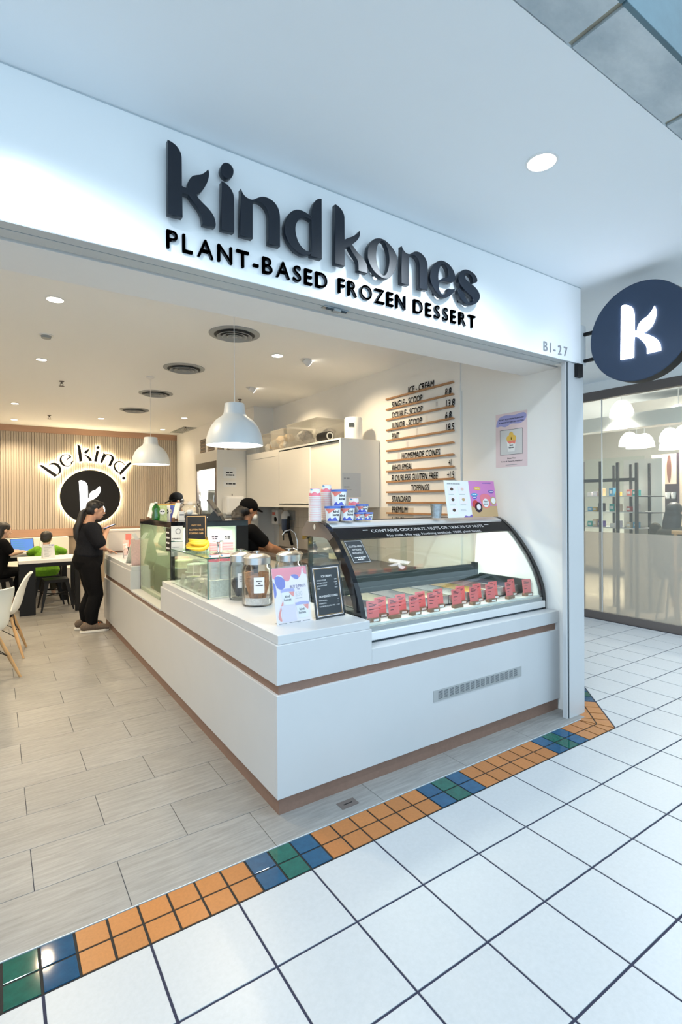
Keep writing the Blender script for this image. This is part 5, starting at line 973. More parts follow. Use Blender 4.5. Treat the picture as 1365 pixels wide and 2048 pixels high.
# ================================================================== UPPER CABINETS, FRIDGE, SINK
uc = thing('wall_cabinet', 'cream wall cabinet run with sliding doors above the sink', 'cabinet', (2.78, 3.2, 1.485))
def ub(name, a, b, m='cream', **k): return part(name, MB().box(a, b), m, uc, world=True, **k)
xf_, xb_ = 2.52, 3.03
ub('end_panel', (xf_, 2.55, 1.485), (xb_, 2.575, 2.215), bev=.002); ub('top_panel', (xf_, 2.575, 2.195), (xb_, 4.96, 2.215)); ub('bottom_panel', (xf_, 2.575, 1.485), (xb_, 4.96, 1.515)); ub('back_panel', (xb_-.02, 2.575, 1.515), (xb_, 4.96, 2.195))
ub('sliding_door', (xf_+.025, 2.578, 1.518), (xf_+.043, 3.21, 2.185)); ub('sliding_door', (xf_+.004, 3.19, 1.53), (xf_+.022, 3.95, 2.180)); ub('fixed_panel', (xf_, 3.955, 1.515), (xf_+.02, 4.96, 2.195)); ub('divider', (xf_, 3.95, 1.515), (xf_+.03, 3.957, 2.195))
ub('door_track', (xf_+.003, 2.58, 1.515), (xf_+.05, 3.95, 1.52), 'slot'); ub('door_track', (xf_+.003, 2.58, 2.188), (xf_+.05, 3.95, 2.195), 'slot'); ub('panel_groove', (xf_-.001, 3.99, 2.13), (xf_+.001, 4.8, 2.133), 'slot')
nt_ = thing('cabinet_notice', 'pale translucent notice stuck on the cabinet end panel', 'notice', (2.66, 2.549, 1.74)); quadpatch((2.54, 2.549, 1.60), X1, Z1, .235, .25, 'stonepale', nt_, 'sheet', .0); scribble((2.56, 2.5488, 1.785), X1, Z1, .07, .016, 'inkgrey', nt_, .0006); scribble((2.56, 2.5488, 1.70), X1, Z1, .08, .010, 'inkgrey', nt_, .0006, seed=2); scribble((2.56, 2.5488, 1.67), X1, Z1, .10, .007, 'inkgrey', nt_, .0006, seed=3)
t = thing('water_heater', 'white cylindrical device with a small dark display on the cabinet', 'device', (2.79, 2.70, 2.216)); part('body', MB().lathe([(1e-6, 0), (.092, 0), (.098, .008), (.098, .225), (.088, .245), (1e-6, .25)], 36), 'plastic', t, sm=True); part('display', MB().obox((-.075, -.066, .155), (.018, -.02, 0), (-.002, -.002, 0), (0, 0, .022)), 'slot', t)
t = thing('camera_case', 'black round-ended case lying on the cabinet before the large storage box', 'case', (2.60, 2.98, 2.216)); part('body', MB().tube([(.0, -.10, .055), (0, .10, .055)], .055, 20), 'black', t, sm=True); part('end_ring', MB().lathe([(.03, 0), (.045, 0), (.045, .004), (.03, .004)], 20, close=True).xf(Matrix.Translation((0, -.102, .055)) @ Matrix.Rotation(PI/2, 4, 'X')), 'grille', t)
G4 = 'clear storage boxes on the wall cabinet'
for (y0, y1, h, lb, m) in ((3.08, 3.82, .27, 'largest cloudy storage box with crumpled grey bags on the cabinet', 'bag'), (3.90, 4.26, .245, 'middle cloudy storage box with brown contents on the cabinet', 'carton'), (4.32, 4.66, .23, 'left cloudy storage box with brown contents on the cabinet', 'tanp')):
    t = thing('storage_box', lb, 'box', (2.77, (y0+y1)/2, 2.216), group=G4); w = (y1-y0)/2; d = .21
    bx = MB(); bx.box((-d*.94, -w*.95, 0), (d*.94, w*.95, .004))
    bx.add([(-d*.93, -w*.95, 0), (d*.93, -w*.95, 0), (d*.93, w*.95, 0), (-d*.93, w*.95, 0), (-d, -w, h), (d, -w, h), (d, w, h), (-d, w, h)], [(0, 1, 5, 4), (1, 2, 6, 5), (2, 3, 7, 6), (3, 0, 4, 7)])
    part('tub', bx, 'cloudy', t); part('lid', MB().box((-d-.008, -w-.008, h), (d+.008, w+.008, h+.016)), 'cloudy', t, bev=.006)
    rr = random.Random(int(y0*10))
    for k in range(7):
        q = MB().ball((rr.uniform(-.10, .10), rr.uniform(-w*.65, w*.65), rr.uniform(.06, h*.62)), (.075, min(.10, w*.3), .055), 10, 7); q.v = [(x+rr.uniform(-.01, .01), y+rr.uniform(-.01, .01), max(.006, z+rr.uniform(-.012, .012))) for x, y, z in q.v]
        part('bag', q, m if k % 3 else 'paper', t)
fr = thing('display_fridge', 'tall cream fridge housing with a bright glass door at the far right', 'fridge', (2.4, 5.45, 0))
def fb(name, a, b, m='cream', **k): return part(name, MB().box(a, b), m, fr, world=True, **k)
fb('side_panel', (2.10, 5.0, 0), (2.715, 5.03, 2.28), bev=.003); fb('far_panel', (2.10, 5.92, 0), (2.715, 5.95, 2.28)); fb('top_panel', (2.10, 5.03, 2.13), (2.715, 5.92, 2.28)); fb('back_panel', (2.66, 5.03, 0), (2.71, 5.92, 2.13), 'innerwhite')
d_ = fb('door', (2.10, 5.03, 2.03), (2.14, 5.92, 2.13), 'black'); part('door_stile', MB().box((2.10, 5.03, .1), (2.14, 5.10, 2.03)).box((2.10, 5.86, .1), (2.14, 5.92, 2.03)), 'bronze', d_, world=True); part('glass', MB().box((2.115, 5.10, .1), (2.12, 5.86, 2.03)), 'glass', d_, world=True); part('handle', MB().tube([(2.085, 5.08, 1.1), (2.075, 5.08, 1.15), (2.075, 5.08, 1.6), (2.085, 5.08, 1.65)], .010, 8), 'steel', d_, world=True)
for z in (.6, 1.0, 1.38, 1.72): fb('shelf', (2.16, 5.05, z), (2.65, 5.91, z+.012), 'alum')
fb('light_strip', (2.15, 5.10, 2.10), (2.19, 5.86, 2.125), 'tube'); lamp('fridge_lamp', 'AREA', (2.24, 5.47, 2.09), 36, (1, .97, .9), .15, parent=fr, sy=.7)
for k in range(15):
    z = (1.0126, 1.3926, 1.7326)[k//5]; t = thing('drink_bottle', 'pale drink carton inside the lit fridge, %s from the near side on the %s shelf' % (ords[k % 5], ('third', 'second', 'top')[k//5]), 'bottle', (2.28, 5.18+.16*(k % 5), z), group='cartons in the fridge'); part('carton', MB().box((-.035, -.035, 0), (.035, .035, .16)), ('paper', 'carton', 'crumble')[k % 3], t); part('gable', MB().add([(-.035, -.035, .16), (.035, -.035, .16), (.035, .035, .16), (-.035, .035, .16), (0, -.035, .20), (0, .035, .20)], [(0, 1, 4), (2, 3, 5), (1, 2, 5, 4), (3, 0, 4, 5)]), 'paper', t)
for k, (z, h, ls) in enumerate(((1.885, .155, (.10, .125)), (1.765, .075, (.14,)))):
    nt_ = thing('fridge_notice', ('upper white notice with two lines on the fridge side panel', 'lower white notice with one line on the fridge side panel')[k], 'notice', (2.29, 4.999, z)); quadpatch((2.19, 4.999, z), X1, Z1, .19, h, 'paper', nt_, 'sheet', .0)
    for j, s_ in enumerate(ls): scribble((2.225, 4.9985, z+h*.45-.035*j), X1, Z1, s_, .018, 'ink', nt_, .0006, seed=k+j)
t = thing('towel_dispenser', 'white paper towel dispenser on the fridge side panel', 'dispenser', (2.295, 5.001, 1.335)); part('cover', MB().box((-.135, -.20, .04), (.135, -.005, .30)), 'plastic', t, bev=.035); part('back_tray', MB().box((-.14, -.14, 0), (.14, 0, .06)), 'grille', t, bev=.01); part('lock', MB().obox((.06, -.202, .10), (.008, 0, 0), (0, .003, 0), (0, 0, .016)), 'slot', t); part('key', MB().box((-.005, -.06, .30), (.005, -.05, .33)), 'bronze', t)
g_ = thing('vent_box', 'grey metal vent box above the left end of the wall cabinet', 'vent', (2.60, 4.80, 2.216)); part('box', MB().box((-.08, -.16, 0), (.25, .17, .09)), 'zinc', g_); part('face', MB().box((-.082, -.15, .01), (-.08, .16, .08)), 'grille', g_)
# sink counter
sk = thing('sink_counter', 'back counter with a steel sink under the wall cabinet', 'counter', (2.75, 3.6, 0)); part('carcass', MB().box((2.34, 2.0, 0), (3.03, 4.96, .86)), 'cream', sk, world=True); part('worktop', MB().box((2.31, 1.98, .86), (3.035, 4.97, .90)), 'bronze', sk, world=True, bev=.004); part('sink_rim', MB().box((2.40, 3.2, .90), (2.85, 3.75, .905)), 'steel', sk, world=True); part('sink_bowl', MB().box((2.43, 3.23, .9045), (2.82, 3.72, .9065)), 'slot', sk, world=True)
bsp = struct('trim_6', MB().box((XR-.008, 1.98, .90), (XR-.001, 4.97, 1.485)), 'slatgap')
for i in range(20):
    for j in range(4): part('wall_tile', MB().box((XR-.013, 2.0+i*.148, .905+j*.146), (XR-.007, 2.0+i*.148+.145, .905+j*.146+.143)), 'backsplash', bsp)
t = thing('tap', 'slender arched chrome tap over the sink', 'tap', (2.78, 3.95, .90)); part('spout', MB().tube([(0, 0, 0), (.0, .01, .15), (-.01, .04, .24), (-.06, .08, .29), (-.13, .10, .27), (-.16, .11, .22)], .011, 10), 'chrome', t, sm=True); part('base', MB().cyl((0, 0, 0), .025, .02), 'chrome', t, sm=True); part('lever', MB().tube([(0, .0, .03), (-.03, .06, .05)], .007, 8), 'chrome', t)
t = thing('water_filter', 'dark blue water filter unit with pipes on the tiled wall', 'filter', (XR-.014, 4.55, 1.05)); part('bracket', MB().box((-.03, -.09, .24), (0, .09, .38)), 'grille', t); part('cartridge', MB().lathe([(1e-6, .10), (.05, .10), (.06, .12), (.06, .26), (1e-6, .26)], 20, (-.085, .03, .0)), 'darkblue', t, sm=True); part('head', MB().lathe([(1e-6, .26), (.065, .26), (.065, .32), (.03, .37), (1e-6, .37)], 20, (-.085, .03, 0)), 'plastic', t, sm=True); part('pipe', MB().tube([(-.08, -.06, .30), (-.10, -.06, .14), (-.06, -.07, -.04), (-.03, -.05, -.10)], .022, 8).tube([(-.08, -.06, .08), (-.09, .09, .06), (-.05, .14, .05)], .012, 8), 'black', t, sm=True); part('pipe', MB().tube([(-.07, .07, .32), (-.06, .15, .25), (-.05, .17, -.05)], .010, 8), 'slot', t)
t = thing('wall_dispenser', 'small white wall dispenser with a red mark left of the filter', 'dispenser', (XR-.014, 5.0-.1, 1.22)); part('body', MB().box((-.11, -.09, 0), (0, .09, .22)), 'plastic', t, bev=.02); part('mark', MB().box((-.112, -.04, .14), (-.109, .05, .18)), 'coral', t); part('spout', MB().tube([(-.11, -.05, .10), (-.13, -.09, .06)], .02, 8), 'black', t)
t = thing('soap_bottle', 'brown pump soap bottle beside the sink', 'bottle', (2.80, 3.55, .9066)); part('body', MB().lathe([(1e-6, 0), (.033, 0), (.035, .01), (.035, .09), (.014, .115), (1e-6, .115)], 20), 'amber', t, sm=True); part('pump', MB().tube([(0, 0, .115), (0, 0, .15)], .006, 8).tube([(.01, 0, .15), (-.04, 0, .147)], .006, 8).lathe([(.016, .112), (.016, .13), (1e-6, .13)], 12), 'black', t, sm=True)
t = thing('spray_bottle', 'clear bottle with a yellow label at the right of the sink', 'bottle', (2.62, 2.85, .90)); part('body', MB().lathe([(1e-6, 0), (.05, 0), (.052, .01), (.05, .12), (.03, .17), (.018, .21), (.016, .24), (1e-6, .24)], 20), 'acrylic', t, sm=True); part('label', MB().lathe([(.0525, .03), (.0525, .09), (.0523, .09), (.0523, .03)], 20, close=True), 'ice_vanilla', t)

# ================================================================== SEATING AREA
def cafe_table(name, lab, x0, y0, x1, y1, h, legs):
    t = thing(name, lab, 'table', ((x0+x1)/2, (y0+y1)/2, 0)); part('table_top', MB().box((x0, y0, h-.045), (x1, y1, h)), 'cream', t, world=True, bev=.004); part('apron', MB().box((x0+.01, y0+.015, h-.10), (x1-.01, y0+.04, h-.045)), 'black', t, world=True); part('apron', MB().box((x0+.01, y1-.04, h-.10), (x1-.01, y1-.015, h-.045)), 'black', t, world=True)
    for a in legs: part('leg', MB().box((a[0], a[1], 0), (a[2], a[3], h-.046)), 'black', t, world=True, bev=.003)
    return t
cafe_table('cafe_table', 'nearer white-topped table with thick black legs beside the standing woman', -.20, 6.38, .565, 7.0, .762, ((-.19, 6.40, .0, 6.47), (.49, 6.40, .555, 6.47), (-.19, 6.9, -.12, 6.97), (.49, 6.9, .555, 6.97)))
cafe_table('cafe_table', 'farther white-topped table carrying the laptop, before the bench', -.75, 7.42, .50, 7.98, .762, ((-.74, 7.44, -.67, 7.51), (.42, 7.44, .49, 7.51), (-.74, 7.89, -.67, 7.96), (.42, 7.89, .49, 7.96)))
def stool(x, y, rz, lab):
    t = thing('metal_stool', lab, 'stool', (x, y, 0), rz=rz, group='black metal stools'); h = .445
    part('seat', MB().box((-.155, -.155, h-.012), (.155, .155, h)).box((-.158, -.158, h-.045), (.158, -.150, h)).box((-.158, .150, h-.045), (.158, .158, h)).box((-.158, -.15, h-.045), (-.150, .15, h)).box((.150, -.15, h-.045), (.158, .15, h)), 'black', t, bev=.004)
    for sx in (1, -1):
        for sy in (1, -1): part('leg', MB().add([(sx*.10, sy*.155, h-.03), (sx*.155, sy*.155, h-.03), (sx*.155, sy*.10, h-.03), (sx*.195, sy*.215, 0), (sx*.215, sy*.215, 0), (sx*.215, sy*.195, 0)], [(0, 1, 2), (5, 4, 3), (0, 3, 4, 1), (1, 4, 5, 2), (2, 5, 3, 0)]), 'black', t)
    part('brace', MB().tube([(-.17, -.17, .22), (.17, .17, .22)], .008, 6).tube([(-.17, .17, .22), (.17, -.17, .22)], .008, 6), 'black', t)
stool(.27, 6.745, .05, 'black metal stool tucked under the nearer table'); stool(.20, 7.22, 0, 'black metal stool under the seated child')
lp = thing('laptop', 'laptop with a blue screen on the farther table', 'laptop', (-.07, 7.62, .7625), rz=.25)
part('base', MB().box((-.165, -.115, 0), (.165, .115, .015)), 'alum', lp, bev=.003); part('keyboard', MB().box((-.15, -.03, .015), (.15, .095, .0158)), 'char', lp); sc_ = part('lid', MB().obox((0, .145, .115), (.165, 0, 0), (0, .035, .108), (0, -.003, .001)), 'char', lp); part('screen', MB().obox((0, .1405, .1165), (.156, 0, 0), (0, .031, .098), (0, -.0006, .0002)), 'screen', sc_)
for k in range(5): part('screen_line', MB().obox((-.06+.02*(k % 2), .1185+.0105*k, .052+.0325*k), (.08, 0, 0), (0, .0012, .0038), (0, -.0007, .0002)), 'skyb', sc_)
def tent(x, y, rz, lab):
    t = thing('menu_tent', lab, 'menu card', (x, y, .762), rz=rz, group='table menus'); w, h = .078, .20
    part('card', MB().obox((0, -.024, h/2), (w, 0, 0), (0, .020, h/2), (0, -.001, .0)), 'paper', t); part('card_back', MB().obox((0, .024, h/2), (w, 0, 0), (0, -.020, h/2), (0, .001, 0)), 'paper', t); u = Vector((0, .2, 1)).normalized()
    for k in range(9): quadpatch(Vector((-w+.015, -.044, 0))+u*(.155-.016*k), X1, u, .10-.02*(k % 3), .004, 'inkgrey', t, 'print_line', .0014, world=False)
    blob([[(0, .2, 1), (.01, .185), (.03, .19), (.05, .178), (.075, .188), (.078, .2, 1)]], (0, -.044, 0), X1, u, 'lav', t, 'corner_print', .0016, world=False)
tent(.165, 6.55, .25, 'white table menu on the nearer table in front of the child'); tent(.215, 7.80, .25, 'white table menu beside the laptop on the farther table')
t = thing('crumpled_tissue', 'crumpled white paper on the table right of the child', 'tissue', (.42, 7.52, .762)); q = MB().ball((0, 0, .028), (.07, .05, .028), 10, 7); rr = random.Random(2); q.v = [(x+rr.uniform(-.012, .012), y+rr.uniform(-.01, .01), max(0, z+rr.uniform(-.008, .01))) for x, y, z in q.v]; part('paper', q, 'paper', t)
# moulded chairs on dowel legs
def shell_chair(x, y, rz, lab):
    t = thing('shell_chair', lab, 'chair', (x, y, 0), rz=rz, group='white shell chairs')
    P = [(.235, .425), (.215, .445), (.14, .435), (.05, .415), (-.05, .41), (-.12, .425), (-.165, .475), (-.19, .55), (-.21, .65), (-.235, .74), (-.262, .805), (-.285, .835)]
    W_ = [.17, .195, .215, .225, .23, .232, .232, .228, .215, .19, .15, .10]; lift = [.0, .012, .03, .045, .055, .07, .075, .07, .06, .045, .03, .02]
    nu = 15; v = []; f = []
    for i, (px, pz) in enumerate(P):
        for j in range(nu):
            s = -1+2*j/(nu-1); e = abs(s)**2.4; up = min(1, max(0, (i-4)/3.))
            v.append((px+e*lift[i]*up*1.0, s*W_[i]*(1-.06*e), pz+e*lift[i]*(1-up)))
    f = [(i*nu+j, i*nu+j+1, (i+1)*nu+j+1, (i+1)*nu+j) for i in range(len(P)-1) for j in range(nu-1)]
    sh = part('seat_shell', MB().add(v, f), 'shell', t, sm=True, ang=80)
    m1 = sh.modifiers.new('sub', 'SUBSURF'); m1.levels = 1; m1.render_levels = 2; m2 = sh.modifiers.new('thick', 'SOLIDIFY'); m2.thickness = .008; m2.offset = -1
    part('seat_mount', MB().box((-.11, -.10, .385), (.13, .10, .405)), 'black', t)
    for sx in (1, -1):
        for sy in (1, -1): part('leg', MB().tube([(sx*.10, sy*.11, .40), (sx*.165+.01, sy*.175, .20), (sx*.225+.01, sy*.235, 0)], [.013, .0165, .010], 10), 'wood', t, sm=True)
    st_ = MB()
    for sx in (1, -1): st_.tube([(sx*.165+.01, -.175, .20), (sx*.11, .11, .38)], .004, 6).tube([(sx*.165+.01, .175, .20), (sx*.11, -.11, .38)], .004, 6)
    for sy in (1, -1): st_.tube([(-.155, sy*.175, .20), (.11, sy*.11, .38)], .004, 6).tube([(.175, sy*.175, .20), (-.11, sy*.11, .38)], .004, 6)
    part('wire_brace', st_, 'black', t)
shell_chair(-.59, 3.50, 2.45, 'nearest white shell chair cut by the left edge of the frame'); shell_chair(-.42, 4.42, 3.05, 'second white shell chair seen from the side, nearer the tables')

# ================================================================== NEIGHBOURING SHOP
XN = 6.1
nw = struct('window_1', MB().box((XN-.03, -6, 2.86), (XN+.05, 4.2, 2.97)), 'bronze')
part('bottom_rail', MB().box((XN-.03, -6, 0), (XN+.05, 4.2, .095)), 'bronze', nw, world=True); 
for k, (y0, y1) in enumerate(((1.805, 4.2), (.30, 1.795), (-1.2, .29), (-2.7, -1.21), (-6, -2.71))):
    part('pane', MB().box((XN, y0, 1.135), (XN+.012, y1, 2.86)), 'shopglass', nw, world=True); part('frosted_pane', MB().box((XN, y0, .095), (XN+.012, y1, 1.135)), 'frost', nw, world=True)
part('silicone_joint', MB().box((XN-.001, 1.795, .095), (XN+.013, 1.805, 2.86)), 'plastic', nw, world=True)
struct('wall_right', MB().box((XN-.02, -6, 2.97), (XN+.06, 4.2, ZM+.1)), 'ceil')
struct('floor', MB().box((XN+.05, -6, -.02), (14, 8, 0.)), 'stonepale'); struct('ceiling', MB().box((XN+.05, -6, 3.35), (14, 8, 3.45)), 'concrete'); struct('wall_back', MB().box((XN+.05, 6.2, 0), (14, 6.3, 3.4)), 'concrete'); struct('wall_right', MB().box((11, -6, 0), (11.1, 6.2, 3.4)), 'putty'); struct('wall_left', MB().box((XN-.02, 4.2, 0), (XN+.06, 6.3, 3.4)), 'wall'); struct('wall_front', MB().box((XN+.05, -6.1, 0), (14, -6, 3.4)), 'putty')
struct('trim_7', MB().box((6.75, -3, 2.53), (6.95, 6.1, 2.73)), 'wall')
dct = thing('air_duct', 'white slanting duct panel above the pendant lamps of the next shop', 'duct', (7.85, 1.0, 2.86)); part('panel', MB().obox((0, .2, .03), (.45, 0, 0), (0, .9, -.05), (0, 0, .05)), 'wall', dct, bev=.02); part('flange', MB().box((-.47, -.75, -.03), (-.45, 1.15, .12)), 'putty', dct)
for k in range(5):
    t = thing('ceiling_pipe', 'grey service pipe under the bare ceiling of the next shop, %s from the glass' % ords[k], 'pipe', (7.0+.55*k, 1.5, 3.2-.06*(k % 2)), group='service pipes in the next shop'); part('pipe', MB().tube([(0, -4, 0), (0, 4.5, 0)], .03+.02*(k % 2), 10), ('grille', 'concrete')[k % 2], t, sm=True); part('clamp', MB().tube([(0, -.6, 0), (0, -.56, 0)], .062, 10), 'zinc', t)
def glow_pendant(x, y, z, R, lb):
    t = thing('glowing_pendant', lb, 'pendant lamp', (x, y, 3.35), group='glowing pendants in the next shop'); h = z-3.35
    part('shade', MB().lathe([(R, h), (R*.95, h+R*.45), (R*.78, h+R*.95), (R*.45, h+R*1.35), (R*.25, h+R*1.45), (1e-6, h+R*1.46)], 28), 'glow', t, sm=True); part('rod', MB().tube([(0, 0, h+R*1.4), (0, 0, 0)], .006, 8), 'alum', t)
    lamp('pendant_bulb', 'SPOT', (x, y, z-.02), 120, (1, .94, .84), .08, spot=2.7, parent=t)
    part('ceiling_plate', MB().lathe([(1e-6, 0), (.05, 0), (.05, -.02), (1e-6, -.02)], 16), 'alum', t)
for x, y, z, R, lb in ((6.75, 1.88, 2.70, .155, 'largest glowing pendant of the next shop, upper left'), (7.3, 1.40, 2.60, .17, 'glowing pendant at the right edge of the frame, upper row'), (8.4, 2.62, 2.45, .16, 'glowing pendant behind the first, left pair'), (8.9, 2.62, 2.46, .16, 'farther glowing pendant of the left pair'), (7.95, 2.28, 2.36, .15, 'lower glowing pendant of the left group'), (8.3, 1.95, 2.33, .15, 'lower glowing pendant of the right group'), (9.2, 2.35, 2.55, .16, 'farther glowing pendant, right pair'), (9.6, 2.30, 2.62, .16, 'farthest glowing pendant, right pair')): glow_pendant(x, y, z, R, lb)
sh = thing('shelving_unit', 'dark post shelving unit with small goods behind the shop glass', 'shelf unit', (6.6, 2.0, 0))
PY = (1.61, 1.86, 2.10, 2.36)
for k, y in enumerate(PY): part('post', MB().box((6.585, y-.018, 0), (6.615, y+.018, (2.04, 2.06, 2.09, 2.10)[k])), 'darkpost', sh, world=True)
for k, y in enumerate(PY[:3]): part('rear_post', MB().box((7.0, y+.02, 0), (7.03, y+.05, 2.05)), 'darkpost', sh, world=True)
for z in (1.17, 1.39, 1.605): part('shelf_board', MB().box((6.62, 1.60, z-.012), (7.0, 2.38, z)), 'stonepale', sh, world=True, label='pale shelf board')
part('cross_bar', MB().box((6.59, 1.62, 1.80), (6.61, 2.35, 1.845)), 'darkpost', sh, world=True)
for z in (1.39, 1.605): part('side_bracket', MB().box((6.60, 1.40, z-.018), (6.9, 1.60, z-.006)), 'darkpost', sh, world=True)
rr = random.Random(9); cols = ['teal', 'lilac', 'plum', 'redp', 'skyb', 'carton', 'tanp', 'coral', 'palepink', 'mustard', 'purple', 'carton']; nms = dict(teal='teal', lilac='lilac', plum='dark plum', redp='dark red', skyb='sky blue', carton='buff', tanp='tan', coral='coral', palepink='pale pink', mustard='mustard', purple='purple')
for si, z in enumerate((1.17, 1.39, 1.605)):
    for k in range(9):
        y = 2.31-.08*k; m = cols[(k*5+si*4) % 12]
        if k == 3 or k == 6: continue
        t = thing('boxed_item', '%s boxed item, %s from the left on the %s shelf of the unit' % (nms[m], ords[k], ('bottom', 'middle', 'top')[si]), 'box', (6.72, y, z+.0006), rz=rr.uniform(-.3, .3), group='goods on the shelving unit'); h = rr.uniform(.05, .12); part('box', MB().box((-.04, -.033, 0), (.04, .033, h)), m, t, bev=.003); part('label', MB().box((-.0408, -.02, h*.3), (-.04, .02, h*.7)), 'paper', t)
pt = struct('wall_left', MB().box((7.12, 1.53, 0), (7.2, 2.05, 2.12)), 'putty')
struct('window_2', MB().box((7.5, 1.95, 0), (7.52, 3.0, 2.2)), 'gglass')
pn = thing('wall_unit', 'peach wall unit with a dark recess and a brown paddle emblem', 'cabinet', (7.42, 1.1, 0)); part('upper_panel', MB().box((7.40, 1.465, 1.77), (7.9, 1.80, 2.19)), 'peach', pn, world=True); part('side_panel', MB().box((7.40, .2, 1.0), (7.9, 1.435, 2.4)), 'peach', pn, world=True); part('recess', MB().box((7.44, 1.465, 1.0), (7.9, 1.80, 1.77)), 'plum', pn, world=True); part('divider', MB().box((7.39, 1.435, 1.0), (7.44, 1.465, 2.2)), 'plum', pn, world=True); part('recess_shelf', MB().box((7.36, 1.465, 1.55), (7.44, 1.80, 1.565)), 'darkpost', pn, world=True); part('base', MB().box((7.40, .2, 0), (7.9, 1.80, 1.0)), 'putty', pn, world=True)
me = shape_mesh([[(0, -.19), (.022, -.10), (.028, .05), (.02, .14), (.012, .19), (-.012, .19), (-.02, .14), (-.028, .05), (-.022, -.10)]], .006); me.transform(frame((7.40-.42-7.02+.0, 1.555-1.1, 1.975), (0, -1, 0), Z1)); put('emblem', me, 'umber', pn)
for k, y in enumerate((1.66, 1.585, 1.51)): t = thing('white_cup', '%s white cup from the left in the dark recess' % ords[k], 'cup', (7.40, y, 1.565), group='cups in the recess'); part('bowl', MB().lathe([(1e-6, 0), (.025, 0), (.036, .09), (.033, .09), (.02, .006), (1e-6, .006)], 20), 'plastic', t, sm=True); part('handle', MB().tube([(-.034, 0, .07), (-.06, 0, .06), (-.058, 0, .03), (-.03, 0, .025)], .005, 6), 'plastic', t)
t = thing('chair_back', 'tan wooden chair rail low at the right edge behind the glass', 'chair', (6.34, .77, 0)); part('top_rail', MB().box((-.02, -.32, 1.135), (.02, .30, 1.18)), 'wood', t, bev=.006); 
for y in (-.28, .0, .26): part('upright', MB().box((-.015, y-.015, .0), (.015, y+.015, 1.135)), 'wood', t)
part('seat', MB().box((.0, -.30, .68), (.12, .28, .72)), 'wood', t)
# ================================================================== PEOPLE
def flesh(name, mb, m, parent, vox=.007, sm_=6, label=None):
    o = part(name, mb, m, parent, sm=True, label=label)
    r = o.modifiers.new('one_surface', 'REMESH'); r.mode = 'VOXEL'; r.voxel_size = vox; r.use_smooth_shade = True
    if sm_:
        s = o.modifiers.new('relax', 'SMOOTH'); s.factor = .5; s.iterations = sm_
    return o
def limb(mb, pts, rad, n=14):
    mb.tube(pts, rad, n)
    for p, r in ((pts[0], rad[0]), (pts[-1], rad[-1])):
        r = r if not isinstance(r, (list, tuple)) else min(r); mb.ball(p, r, 12, 8)
def mid(p, q, t=.5): return Vector(p).lerp(Vector(q), t)
def hand(mb, wrist, d, palm, side, curl=.5, s=1., spread_=.10):
    """five-fingered hand: d = pointing direction, palm = palm normal, side = thumb side (+1: along d x palm)"""
    w = Vector(wrist); d = Vector(d).normalized(); pn = Vector(palm); pn = (pn-d*pn.dot(d)).normalized(); sd = d.cross(pn)*side
    c = w+d*.045*s
    mb.tube([w-d*.01, w+d*.03*s, w+d*.085*s], [(.017*s, .026*s), (.016*s, .036*s), (.013*s, .038*s)], 12, up=pn)
    for k, (off, ln) in enumerate(((.028, .068), (.0095, .078), (-.0095, .072), (-.028, .056))):
        b = w+d*.08*s+sd*off*s; dirn = (d+sd*(off*4*spread_)).normalized(); p = [b]
        for j, seg in enumerate((.45, .32, .23)):
            dirn = (dirn*math.cos(curl*(.6+.25*j))+pn*math.sin(curl*(.6+.25*j))).normalized(); p.append(p[-1]+dirn*ln*seg*s)
        mb.tube(p, [.0098*s, .009*s, .0082*s, .0068*s], 8); mb.ball(p[-1], .0068*s, 8, 6)
    b = w+d*.022*s+sd*.026*s; q1 = b+(sd*.8+d*.7+pn*.25).normalized()*.034*s; q2 = q1+(d*1.0+sd*.25+pn*.4).normalized()*.03*s
    mb.tube([b, q1, q2], [.013*s, .011*s, .008*s], 8); mb.ball(q2, .008*s, 8, 6)
def head_on(mb, c, f, up, s=1.):
    """head with jaw, nose, brow, ears; c = head centre, f = facing"""
    f = Vector(f).normalized(); up = Vector(up); up = (up-f*up.dot(f)).normalized(); l = up.cross(f); c = Vector(c)
    R_ = Matrix((f, l, up)).transposed()
    B = lambda p, r: mb.ball(c+R_ @ Vector(p)*s, tuple(q*s for q in r), 16, 12, rot=R_)
    B((-.008, 0, .028), (.094, .074, .086)); B((.028, 0, -.035), (.062, .058, .075)); B((.048, 0, -.078), (.036, .034, .028)); B((.080, 0, .012), (.020, .045, .016))
    mb.tube([c+R_ @ Vector((.086, 0, .015))*s, c+R_ @ Vector((.103, 0, -.012))*s, c+R_ @ Vector((.110, 0, -.028))*s], [.008*s, .011*s, .014*s], 10); B((.098, .010, -.031), (.010, .009, .008)); B((.098, -.010, -.031), (.010, .009, .008))
    B((.086, 0, -.056), (.013, .024, .006)); B((.083, 0, -.067), (.012, .021, .007)); B((.062, .034, -.012), (.024, .022, .022)); B((.062, -.034, -.012), (.024, .022, .022))
    for q in (1, -1): B((-.004, q*.076, -.004), (.018, .010, .030)); B((.002, q*.074, -.026), (.010, .008, .012))
    return R_
def face_bits(t, c, R_, s=1., lips=True):
    c = Vector(c)
    for q in (1, -1):
        e = part('eye', MB().ball(c+R_ @ Vector((.077, q*.031, .004))*s, (.0095*s,)*3, 12, 8), 'eyew', t, sm=True); part('iris', MB().ball(c+R_ @ Vector((.0835, q*.031, .004))*s, (.0052*s,)*3, 10, 6), 'ink', e, sm=True)
        part('eyebrow', MB().tube([c+R_ @ Vector((.090, q*.014, .026))*s, c+R_ @ Vector((.088, q*.034, .031))*s, c+R_ @ Vector((.074, q*.050, .024))*s], [.0035*s, .004*s, .002*s], 6), 'hair', t)
    if lips: part('lips', MB().ball(c+R_ @ Vector((.094, 0, -.062))*s, (.006*s, .020*s, .007*s), 12, 8, rot=R_), 'lips', t, sm=True)
